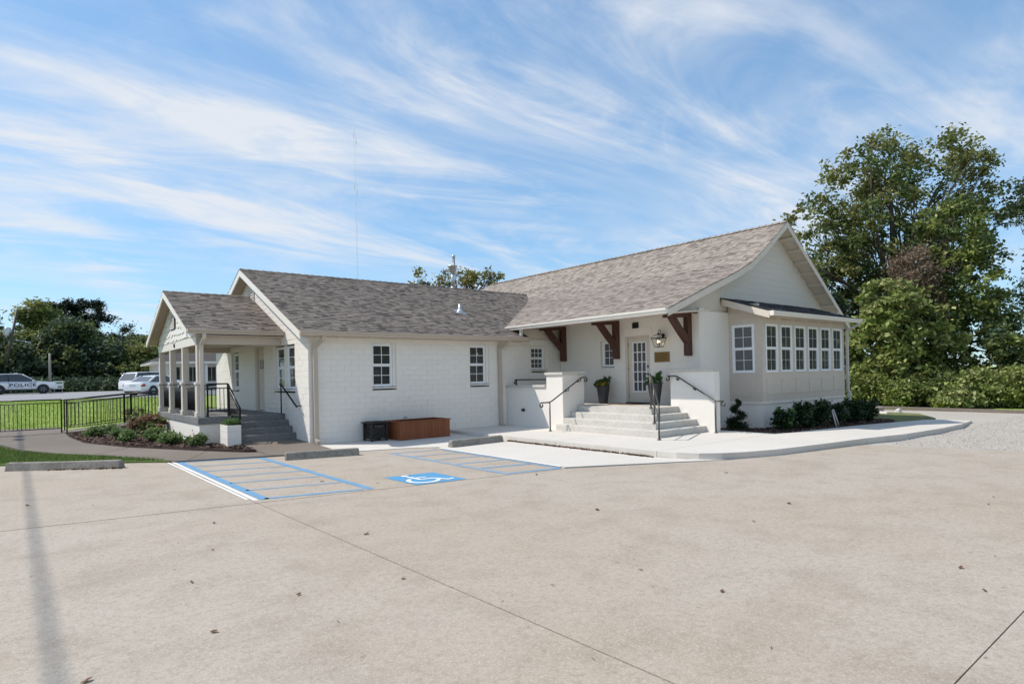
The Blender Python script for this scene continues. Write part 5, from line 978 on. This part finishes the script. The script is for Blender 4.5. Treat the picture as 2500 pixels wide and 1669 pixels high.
# ------------------------------------------------------------------ things by the wing wall
pb = thing('planter_box', 'long empty cedar planter box against the wing wall', 'planter', (3.02, -.47, .043)); r = random.Random(4)
x = -.83
while x < .825:
    w = min(r.choice((.07, .085, .10, .12)), .83-x)
    if w < .03: break
    MB().bbox(x+.0015, x+w-.0015, -.44, -.415, .0, .49, .003).build('board', M['cedar'], pb)
    MB().bbox(x+.0015, x+w-.0015, .415, .44, .0, .49, .003).build('board', M['cedar'], pb); x += w
for s in (-1, 1):
    y = -.41
    while y < .40: w = min(.1, .41-y); MB().bbox(s*.83, s*.805, y+.0015, y+w-.0015, .0, .49, .003).build('board', M['cedar'], pb); y += w
rim = MB(); rim.bbox(-.86, .86, -.46, -.38, .491, .52, .005); rim.bbox(-.86, .86, .38, .46, .491, .52, .005); rim.bbox(-.86, -.78, -.379, .379, .491, .52, .005); rim.bbox(.78, .86, -.379, .379, .491, .52, .005); rim.build('rim', M['cedar'], pb)
MB().box(-.80, .80, -.41, .41, .02, .30).build('soil', M['mulch'], pb)
fp = thing('fire_pit', 'small dark square fire pit table beside the cedar planter', 'fire pit', (1.74, -.34, .043))
for sx in (-1, 1):
    for sy in (-1, 1): MB().bbox(sx*.20, sx*.155, sy*.20, sy*.155, 0, .40, .006).build('leg', M['dark_brown_metal'], fp)
bodyp = MB().bbox(-.165, .165, -.165, .165, .06, .385, .004).build('body', M['black_metal'], fp)
for k in range(4):
    z = .085+k*.052
    for q in ((-.153, .153, -.185, -.166), (-.153, .153, .166, .185)): MB().bbox(q[0], q[1], q[2], q[3], z, z+.038, .004).build('slat', M['dark_brown_metal'], bodyp)
    for q in ((-.185, -.166), (.166, .185)): MB().bbox(q[0], q[1], -.153, .153, z, z+.038, .004).build('slat', M['dark_brown_metal'], bodyp)
MB().bbox(-.12, .12, -.19, -.167, .295, .375, .004).build('door', M['black_plastic'], fp); MB().lathe([(.012, 0), (.012, -.02)], (0, -.19, .335), 8, 'y').build('knob', M['brass'], fp)
MB().bbox(-.235, .235, -.235, .235, .40, .428, .008).build('top', M['dark_brown_metal'], fp); MB().bbox(-.17, .17, -.17, .17, .4285, .445, .006).build('lid', M['black_metal'], fp)
MB().tube([(-.19, -.06, .27), (-.25, -.06, .27), (-.25, -.06, .19), (-.19, -.06, .19)], .010, 6).build('handle', M['black_metal'], fp); MB().tube([(.236, 0, .41), (.32, -.02, .38), (.42, 0, .36)], .012, 6).build('gas_hose', M['black_metal'], fp)
fp.scale = (1.27, 1.27, 1.22)
# white planter box at the porch steps
wp = thing('planter_box', 'white square planter box with small plants beside the porch steps', 'planter', (-1.69, 1.12, .10))
MB().bbox(-.17, .17, -.36, .36, .0, .54, .008).build('box', M['white_paint'], wp); MB().box(-.145, .145, -.335, .335, .541, .548).build('soil', M['mulch'], wp)
for z in (.19, .38): MB().box(-.174, .174, -.364, .364, z, z+.004).build('groove', M['grey_trim'], wp)
rg = np.random.default_rng(90); link('plants', npmesh('plants', leaf_quads(np.stack([rg.uniform(-.13, .13, 40), rg.uniform(-.32, .32, 40), rg.uniform(.55, .66, 40)], 1), .07, 30, .045, rg), 4, M['leaf_pot']), wp)
# pots by the door
def pot(label, x, y, h, rt, rb, seed, flowers):
    t = thing('potted_plant', label, 'plant pot', (x, y, .812), 0, 'tall charcoal pots by the door')
    MB().lathe([(rb, 0), (rb*1.02, .02), (rt*.97, h-.03), (rt, h), (rt*.9, h), (rt*.85, h-.05), (0.01, h-.05)], (0, 0, 0), 24).build('pot', M['pot_charcoal'], t)
    rg = np.random.default_rng(seed); C_ = blob_points([(0, 0, h+.08, rt*1.15, rt*1.15, .13), (.08, -.1, h+.18, rt*.6, rt*.6, .15), (-.05, .22, h+.05, .1, .1, .1)], 46, rg, .4)
    link('foliage', npmesh('foliage', leaf_quads(C_, .06, 34, .055, rg), 4, M['leaf_pot']), t); m = MB()
    for i in range(0, 46, 2): limb(m, (0, 0, h-.04), tuple(C_[i]), .006, .003, rg, .1, 4, 4)
    m.build('stem', M['leaf_pot'], t)
    if flowers: C2 = np.stack([rg.uniform(-.20, -.02, 26), rg.uniform(-.22, .10, 26), rg.uniform(h+.0, h+.11, 26)], 1); link('flowers', npmesh('flowers', leaf_quads(C2, .03, 26, .045, rg, .6), 4, M['flower_yellow']), t)
    return t
pot('tall charcoal pot with yellow flowers left of the french door', 8.86, -2.42, .58, .225, .135, 11, True); pot('tall charcoal pot with green foliage right of the french door', 8.72, -4.62, .66, .225, .125, 12, False)
dm = MB().bbox(8.45, 9.08, -3.95, -2.95, .812, .826, .005).build('doormat', M['doormat']); tag(dm, 'brown doormat in front of the french door', 'doormat')
# wall lantern
wl = thing('wall_lantern', 'bronze gas-style wall lantern right of the french door', 'lantern', (9.02, -4.56, 2.55))
q0, q1, zb_, zt_2 = .105, .175, .0, .27
for sx in (-1, 1):
    for sy in (-1, 1): MB().tube([(sx*q0, sy*q0, zb_), (sx*q1, sy*q1, zt_2)], .008, 5).build('frame_bar', M['dark_brown_metal'], wl)
for (a, b) in (((-1, -1), (1, -1)), ((1, -1), (1, 1)), ((1, 1), (-1, 1)), ((-1, 1), (-1, -1))):
    MB().tube([(a[0]*q0, a[1]*q0, 0), (b[0]*q0, b[1]*q0, 0)], .008, 5).build('frame_bar', M['dark_brown_metal'], wl)
    MB().add([(a[0]*q0, a[1]*q0, .005), (b[0]*q0, b[1]*q0, .005), (b[0]*q1, b[1]*q1, zt_2), (a[0]*q1, a[1]*q1, zt_2)], [(0, 1, 2, 3)]).build('pane', M['lantern_glass'], wl)
rf = MB(); rf.bbox(-.20, .20, -.20, .20, zt_2, zt_2+.022, .004); rf.build('roof_rim', M['dark_brown_metal'], wl)
for sx in (-1, 1):
    for sy in (-1, 1): MB().tube([(sx*.18, sy*.18, zt_2+.02), (sx*.13, sy*.13, .36), (sx*.04, sy*.04, .40)], .008, 5).build('roof_bar', M['dark_brown_metal'], wl)
MB().lathe([(.05, .39), (.06, .41), (.03, .43), (.02, .45)], (0, 0, 0), 12).build('finial', M['dark_brown_metal'], wl)
MB().tube([(0, 0, .44)]+[(.055-.055*math.cos(a), 0, .49+.06*math.sin(a)) for a in np.linspace(0, math.pi, 10)]+[(.12, 0, .42), (.22, 0, .36)], .011, 6).build('arm', M['dark_brown_metal'], wl)
MB().lathe([(.065, .0), (.065, -.02), (.04, -.03)], (.258, 0, .37), 14, 'x').build('backplate', M['dark_brown_metal'], wl)
for dy in (-.035, .035): 
    MB().lathe([(.012, .0), (.012, .12)], (0, dy, .02), 8).build('candle', M['dark_brown_metal'], wl); MB().lathe([(.008, .14), (.017, .16), (.012, .19), (.003, .215)], (0, dy, 0), 8).build('bulb', M['flame_bulb'], wl)
wl.scale = (.88, .88, .95)
# plaque
pq = MB(); DW.box(pq, -4.76, -4.20, .001, .022, 2.098, 2.407, .004); po = pq.build('plaque', M['brass']); tag(po, 'rectangular brass plaque on the wall below the lantern', 'plaque')
r = random.Random(8)
for k in range(7):
    w = (.20, .44, .42, .45, .40, .43, .26)[k]; t = MB(); DW.box(t, -4.48-w/2, -4.48+w/2, .022, .0235, 2.36-k*.036, 2.369-k*.036); t.build('engraved_line', M['brass_dark'], po)
# loose frame and vent cover leaning in the holly bed
fr_ = thing('leaning_frame', 'small grey wire frame leaning among the holly shrubs', 'frame', (13.05, -7.98, .06)); fr_.rotation_euler = (-.25, 0, .2)
for a, b in (((-.17, 0, 0), (.17, 0, 0)), ((.17, 0, 0), (.10, 0, .5)), ((.10, 0, .5), (-.10, 0, .5)), ((-.10, 0, .5), (-.17, 0, 0))): MB().tube([a, b], .022, 6).build('bar', M['grey_trim'], fr_)
# trash bin on the ramp side of the porch
tb = thing('trash_bin', 'dark rectangular bin behind the porch columns', 'bin', (-1.35, 9.4, .10))
MB().bbox(-.28, .28, -.28, .28, 0, 1.25, .03).build('body', M['black_plastic'], tb); MB().bbox(-.31, .31, -.31, .31, 1.251, 1.33, .03).build('lid', M['dark_brown_metal'], tb)
# overhead service cable; it hangs left of the view and throws its shadow along the lot
oc = thing('overhead_cable', 'thick overhead cable whose shadow runs along the left of the lot', 'cable'); hgt = 12.0
cx = -5.93-.623*hgt; pts = [(cx+(.45*0), y, hgt+.35*((y-4)/34)**2) for y in np.linspace(-34, 40, 30)]
MB().tube(pts, .023, 6).build('wire', M['black_plastic'], oc); MB().tube([(cx+.05, y, z-.05) for _, y, z in pts], .016, 5).build('wire', M['black_plastic'], oc)
for y in (14.6, 15.9): MB().tube([(cx, y, hgt+.0), (cx, y+.7, hgt)], .11, 8).build('splice_case', M['black_plastic'], oc)
# ------------------------------------------------------------------ fallen leaves
lm = []
for k in range(5):
    r = random.Random(50+k); m = MB(); n = 7; w = r.uniform(.4, .7); c = r.uniform(.1, .35)
    top = [((i/n-.5), w*.5*math.sin(math.pi*i/n)**.8, c*(2*(i/n-.5))**2*.5+r.uniform(0, .12)) for i in range(n+1)]; bot = [(x, -y, z+r.uniform(-.05, .08)) for x, y, z in top]; mid = [(x, 0, max(.0, z-.08)) for x, y, z in top]
    vs = top+mid+bot; m.add(vs, [(i, i+1, n+2+i, n+1+i) for i in range(n)]+[(n+1+i, n+2+i, 2*n+3+i, 2*n+2+i) for i in range(n)], True); me = m.mesh('fallen_leaf', M['leaf_dead']); lm.append(me)
spots = [(-4.49, -9.07), (-4.89, -10.07), (-3.45, -11.26), (-4.29, -11.03), (-5.01, -11.36), (-1.74, -12.51), (-1.7, -13.3), (4.12, -13.75), (.33, -14.37), (-.19, -14.66), (.62, -12.27), (3.49, -10.15), (1.85, -12.08), (1.08, -7.9), (-4.17, -7.75), (-5.77, -11.62), (-1.97, -5.75), (-3.0, -9.6), (-5.96, -4.54), (-.23, -10.58), (-.62, -6.4), (-1.35, -6.6)]
r = random.Random(33); spots += [(r.uniform(-6, 8), r.uniform(-15, -5)) for _ in range(22)]
spots = [s for s in spots if not (s[0] > 1.9 and s[1] > -9.6)]
for i, (x, y) in enumerate(spots):
    o = link('fallen_leaf', lm[i % 5]); s = r.uniform(.04, .07) if i < 22 else r.uniform(.015, .04); o.location = (x, y, .008); o.scale = (s, s, s*r.uniform(.6, 1.2)); o.rotation_euler = (r.uniform(-.25, .25), r.uniform(-.2, .2), r.uniform(0, 6.28)); tag(o, 'small dry brown leaf lying on the concrete parking lot', 'leaf', 'dry leaves scattered on the parking lot')
P1 = np.concatenate([np.stack([RNG.normal(4.27, .028, 620), RNG.uniform(-8.0, -3.1, 620), np.full(620, .012)], 1), np.stack([RNG.uniform(-1.3, .0, 110), RNG.normal(0, .03, 110), np.full(110, .012)], 1)])
P1[620:, 1] += -2.42-.26*(P1[620:, 0]+.6)-.04
P1 = np.concatenate([P1, np.stack([RNG.uniform(-5.6, -4.3, 70), np.zeros(70), np.full(70, .012)], 1)]); P1[730:, 1] = .04-.755*(P1[730:, 0]+5.28)-.27+RNG.normal(0, .04, 70)
tag(link('leaf_litter', npmesh('leaf_litter', leaf_quads(P1, .025, 4, .05, RNG, 1.2), 4, M['leaf_dead'])), 'thin line of brown leaf litter along the kerb and wheel stops', None, None, 'stuff')
# twigs and pine needles blown over the lot
nn = 420; q = np.stack([RNG.uniform(-7, 10, nn), RNG.uniform(-15.6, -4, nn), np.full(nn, .006)], 1); q = q[~((q[:, 0] > 1.7) & (q[:, 1] > -9.7))]; a = RNG.uniform(0, np.pi, len(q)); s = RNG.uniform(.006, .024, len(q)); u = np.stack([np.cos(a), np.sin(a), 0*a], 1)*s[:, None]; w = np.stack([-np.sin(a), np.cos(a), 0*a], 1)*.0022
tag(link('needle_litter', npmesh('needle_litter', np.stack([q-u-w, q+u-w, q+u+w, q-u+w], 1), 4, M['leaf_dead'])), 'thin dry needles and bits blown over the concrete', None, None, 'stuff')
# ------------------------------------------------------------------ vehicles
def car(name, label, loc, rz, L, Wd, prof, glassp, wheels, wr, z_sill, tail=True, rim='rim', cat='car'):
    """prof: upper body side outline (x,z) rear to front; glassp: greenhouse outline; built facing +x, origin on the ground at mid length"""
    t = thing(name, label, cat, loc, rz); hw = Wd/2
    def wmul(x): e = min(x+L/2, L/2-x); return hw*(1-.16*max(0, 1-e/.55)**2)
    m = MB(); ring = []
    for x, z in prof:
        w = wmul(x); zs = max(z_sill, .0); belt = min(z, max(z_sill+.3, z-.10)); ring.append([(x, -w*.90, zs), (x, -w, zs+(belt-zs)*.35), (x, -w*.985, belt), (x, -w*.88, z), (x, w*.88, z), (x, w*.985, belt), (x, w, zs+(belt-zs)*.35), (x, w*.90, zs)])
    vs = [p for r in ring for p in r]; F = [(i*8+k, i*8+(k+1) % 8, (i+1)*8+(k+1) % 8, (i+1)*8+k) for i in range(len(prof)-1) for k in range(8)]+[tuple(range(8))[::-1], tuple((len(prof)-1)*8+k for k in range(8))]
    body = m.add(vs, F, True).build('body', M['car_white'], t); mod = body.modifiers.new('bevel', 'BEVEL'); mod.width = .03; mod.segments = 2; mod.limit_method = 'ANGLE'
    # greenhouse: glass block with roof and pillars over it
    (xa, za), (xb, zb), (xc, zc), (xd, zd) = glassp; wb, wt = hw*.90, hw*.70
    def G(x, z, s, o=0.): k = (z-min(za, zd))/(zb-min(za, zd)); return (x, s*(wb+(wt-wb)*max(0, k)+o), z)
    g = MB(); g.add([G(x, z, s) for s in (-1, 1) for x, z in glassp], [(0, 1, 2, 3), (7, 6, 5, 4), (0, 4, 5, 1), (2, 6, 7, 3), (1, 5, 6, 2)]); g.build('window', M['car_glass'], t)
    rfm = MB(); e = .05; rp = [(xb-.04, zb-.05), (xb+.10, zb+.015), ((xb+xc)/2, zb+.05), (xc-.12, zc+.015), (xc+.05, zc-.05)]; wr_ = wt+.03
    vs = [(x, s*wr_*f, z+dz) for x, z in rp for s, f, dz in ((-1, 1, -.02), (-1, .8, .03), (1, .8, .03), (1, 1, -.02))]
    rfm.add(vs, [(i*4+k, i*4+(k+1) % 4, (i+1)*4+(k+1) % 4, (i+1)*4+k) for i in range(4) for k in range(4)]+[(3, 2, 1, 0), (16, 17, 18, 19)], True).build('roof', M['car_white'], t)
    for s in (-1, 1):
        for (p, q, w) in (((xa, za), (xb, zb), .11), ((xd, zd), (xc, zc), .06)):
            a_, b_ = Vector(G(*p, s, .012)), Vector(G(*q, s, .012)); MB().tube([a_, b_], w*.6, 6).build('pillar', M['car_white'], t)
        xm = xb+(xc-xb)*.48+.1; MB().tube([G(xm+.06, za, s, .008), G(xm, zb-.03, s, .008)], .035, 6).build('pillar', M['black_plastic'], t)
        zs_ = min(za, zd); MB().tube([(xd-.25, s*(hw+.02), zd-.02), (xd-.22, s*(hw+.14), zd+.04)], .07, 8).build('mirror', M['car_white'], t)
        # door shut lines and handles
        for xx in (xb+.1, xm+.05, xd-.35): MB().box(xx, xx+.012, s*(hw*.99), s*(hw*1.002), z_sill+.1, zs_-.06).build('shut_line', M['black_plastic'], t)
        for xx in (xm-.22, xd-1.3): MB().bbox(xx, xx+.18, s*(hw*.985), s*(hw*1.02), zs_-.19, zs_-.155, .006).build('handle', M['car_white'], t)
        MB().box(-L/2+.35, L/2-.35, s*(hw*.93), s*(hw*.985), z_sill-.06, z_sill+.05).build('sill_trim', M['black_plastic'], t)
    for x in wheels:
        for s in (-1, 1):
            y = s*(hw-.10); ar = MB(); ar.lathe([(wr+.07, 0), (wr+.07, s*.125)], (x, s*(hw-.12), wr+.02), 26, 'y'); ar.build('wheel_arch', M['black_plastic'], t)
            w_ = MB().lathe([(wr*.55, -.10), (wr*.93, -.11), (wr, -.07), (wr, .07), (wr*.93, .11), (wr*.55, .10)], (x, y, wr), 26, 'y').build('wheel', M['tyre'], t)
            MB().lathe([(wr*.62, 0), (wr*.60, s*.03), (wr*.50, s*.022), (wr*.2, s*.035), (wr*.12, s*.05), (.02, s*.052)], (x, y+s*.082, wr), 20, 'y').build('rim', M[rim], w_)
            for k in range(5): a_ = k*2*math.pi/5; MB().tube([(x+math.cos(a_)*wr*.16, y+s*.125, wr+math.sin(a_)*wr*.16), (x+math.cos(a_)*wr*.56, y+s*.118, wr+math.sin(a_)*wr*.56)], .03, 5).build('spoke', M['rim'], w_)
    xr = -L/2
    for s in (-1, 1):
        if tail: MB().bbox(xr+.03, xr+.34, s*hw*.56, s*hw*.985, prof[2][1]-.30, prof[2][1]-.13, .03).build('tail_light', M['tail_light'], t)
        MB().bbox(L/2-.30, L/2-.06, s*hw*.55, s*hw*.93, .62, .76, .03).build('headlight', M['chrome'], t)
    MB().bbox(xr-.012, xr+.05, -.26, .26, .72, .86, .006).build('number_plate', M['plate'], t); MB().bbox(xr+.0, xr+.06, -hw*.8, hw*.8, z_sill-.05, z_sill+.10, .02).build('bumper_trim', M['black_plastic'], t)
    return t
suvp = [(-2.50, .62), (-2.50, .95), (-2.46, 1.06), (-2.2, 1.10), (-1.2, 1.10), (.6, 1.09), (.95, 1.10), (1.7, 1.06), (2.2, .99), (2.42, .90), (2.50, .74), (2.50, .56)]
suvg = ((-2.38, 1.07), (-2.02, 1.70), (.05, 1.72), (1.02, 1.08))
zc = gz(-6, 53)+.036
pc = car('police_car', 'white police SUV with dark blue lettering parked by the trees', (-5.62, 53.0, zc), -.02, 5.05, 2.0, suvp, suvg, (-1.55, 1.48), .38, .36, rim='rim_dark')
MB().bbox(-.55, -.25, -.60, .60, 1.765, 1.83, .02).build('roof_light_bar', M['car_white'], pc); MB().bbox(-.245, -.16, -.55, .55, 1.775, 1.82, .02).build('light_bar_lens', M['police_blue'], pc)
fc = bpy.data.curves.new('lettering', 'FONT'); fc.body = 'POLICE'; fc.size = .46; fc.offset = .012; fc.extrude = .004; fc.align_x = 'CENTER'; fc.space_character = 1.12; fc.materials.append(M['police_blue']); tmp = link('lettering_source', fc); bpy.context.view_layer.update(); me_ = bpy.data.meshes.new_from_object(tmp.evaluated_get(bpy.context.evaluated_depsgraph_get())); bpy.data.objects.remove(tmp); fo = link('lettering', me_, pc); fo.location = (.08, -1.012, .66); fo.rotation_euler = (H, 0, 0); fo.scale = (1.12, .78, 1)
MB().box(-2.3, 2.05, -1.003, -.999, 1.00, 1.03).build('side_stripe', M['police_blue'], pc); MB().box(-.95, .1, -1.004, -1.0, .585, .61).build('side_stripe', M['police_blue'], pc)
sedp = [(-2.42, .56), (-2.42, .86), (-2.36, .98), (-2.05, 1.02), (-1.5, .99), (.7, .95), (1.2, .93), (1.9, .84), (2.25, .74), (2.42, .62), (2.42, .48)]
sedg = ((-1.75, 1.0), (-.95, 1.43), (.25, 1.44), (1.15, .94))
sa = math.radians(37); zs_ = gz(2.5, 38)+.036
car('sedan', 'white sedan parked tail-on seen between the ramp railing and porch', (2.55, 38.1, zs_), sa, 4.85, 1.86, sedp, sedg, (-1.42, 1.38), .33, .28)
car('sport_utility_car', 'white SUV parked just behind the white sedan', (3.0, 43.2, gz(3.0, 43.2)+.036), sa-.12, 5.0, 1.96, suvp, suvg, (-1.5, 1.45), .37, .34)
# ------------------------------------------------------------------ poles and sign beyond the road
up = thing('utility_pole', 'leaning dark utility pole with a transformer at far left', 'utility pole', (-7.25, 64.6, 1.0)); up.rotation_euler = (0, math.radians(9.5), 0)
MB().tube([(0, 0, -.3), (0, 0, 8.75)], [.17, .11], 10).build('pole', M['pole_wood'], up); MB().lathe([(.26, 0), (.28, .05), (.28, .82), (.24, .9)], (-.45, -.05, 5.9), 16).build('transformer', M['galvanised'], up); MB().tube([(-.3, 0, 6.3), (0, 0, 6.3)], .05, 6).build('bracket', M['galvanised'], up)
MB().tube([(0, 0, 5.6), (1.0, -.05, 5.65), (1.3, -.05, 5.62)], .035, 6).build('lamp_arm', M['galvanised'], up); MB().bbox(1.15, 1.6, -.13, .06, 5.56, 5.66, .02).build('lamp_head', M['galvanised'], up)
up2 = thing('bare_pole', 'short bare grey pole beside the small yard sign', 'pole', (-3.55, 55.4, 1.05)); MB().tube([(0, 0, -.2), (.02, 0, 3.75)], [.12, .09], 10).build('pole', M['grey_pole'], up2); MB().bbox(-.02, .34, -.22, -.10, .55, .95, .02).build('meter_box', M['galvanised'], up2)
ys = thing('yard_sign', 'small white and green sign at the roadside by the bare pole', 'sign', (-2.95, 55.2, 1.05)); MB().bbox(-.40, .40, -.02, .02, .42, 1.14, .006).build('board', M['white_paint'], ys)
for z in (.52, .90): MB().box(-.32, .32, -.024, -.0205, z, z+.14).build('sign_band', M['sign_green'], ys)
for x in (-.3, .3): MB().tube([(x, .025, -.1), (x, .025, .9)], .02, 6).build('post', M['galvanised'], ys)
# ------------------------------------------------------------------ neighbouring building
nb = thing('neighbour_building', 'low white building with grey roof seen between the porch columns', 'building', (9.0, 50.5, 1.0)); nb.rotation_euler = (0, 0, math.radians(-3))
MB().box(-4.4, 9, 0, 8, -.3, 2.75).build('wall', M['white_paint'], nb)
for x in (-3.4, -1.9, -.2, 1.3, 2.9, 4.4): 
    w_ = MB().box(x, x+.85, -.02, .02, .85, 2.35).build('window', M['grey_trim'], nb); MB().box(x+.06, x+.40, -.03, -.021, .92, 2.28).build('pane', M['pane_dark'], w_); MB().box(x+.46, x+.79, -.03, -.021, .92, 2.28).build('pane', M['pane_dark'], w_)
for x in (-4.6, -2.3, -.6, .9, 2.5, 4.0): MB().bbox(x, x+.22, -1.5, -1.28, -.3, 2.6, .02).build('column', M['white_paint'], nb)
MB().bbox(-5.2, 9.4, -1.9, 8.4, 2.60, 2.86, .02).build('fascia', M['white_paint'], nb); MB().add([(-5.3, -2.0, 2.861), (9.5, -2.0, 2.861), (9.5, 8.5, 2.861), (-5.3, 8.5, 2.861), (-2.5, 3.2, 4.0), (7, 3.2, 4.0)], [(0, 1, 5, 4), (1, 2, 5), (2, 3, 4, 5), (3, 0, 4)]).build('roof', M['roof_deck'], nb)
# ------------------------------------------------------------------ distant mast
tw = thing('radio_mast', 'very tall thin lattice radio mast far behind the wing roof', 'mast', (177.5, 375.5, 0)); mm = MB()
for k in range(3):
    a = k*2*math.pi/3; mm.tube([(.55*math.cos(a), .55*math.sin(a), 0), (.55*math.cos(a), .55*math.sin(a), 172)], .035, 4)
for i in range(0, 86):
    for k in range(3): a, b = k*2*math.pi/3, (k+1)*2*math.pi/3; mm.tube([(.55*math.cos(a), .55*math.sin(a), i*2), (.55*math.cos(b), .55*math.sin(b), i*2+2)], .018, 3, cap=False)
mm.build('lattice', M['mast'], tw); MB().tube([(0, 0, 172), (0, 0, 178)], .06, 5).build('antenna', M['mast'], tw)
for z, s in ((163, 1), (167, -1), (128, 1), (132, -1)): MB().tube([(s*.9, 0, z), (s*.9, 0, z+5)], .14, 6).build('antenna', M['mast'], tw)
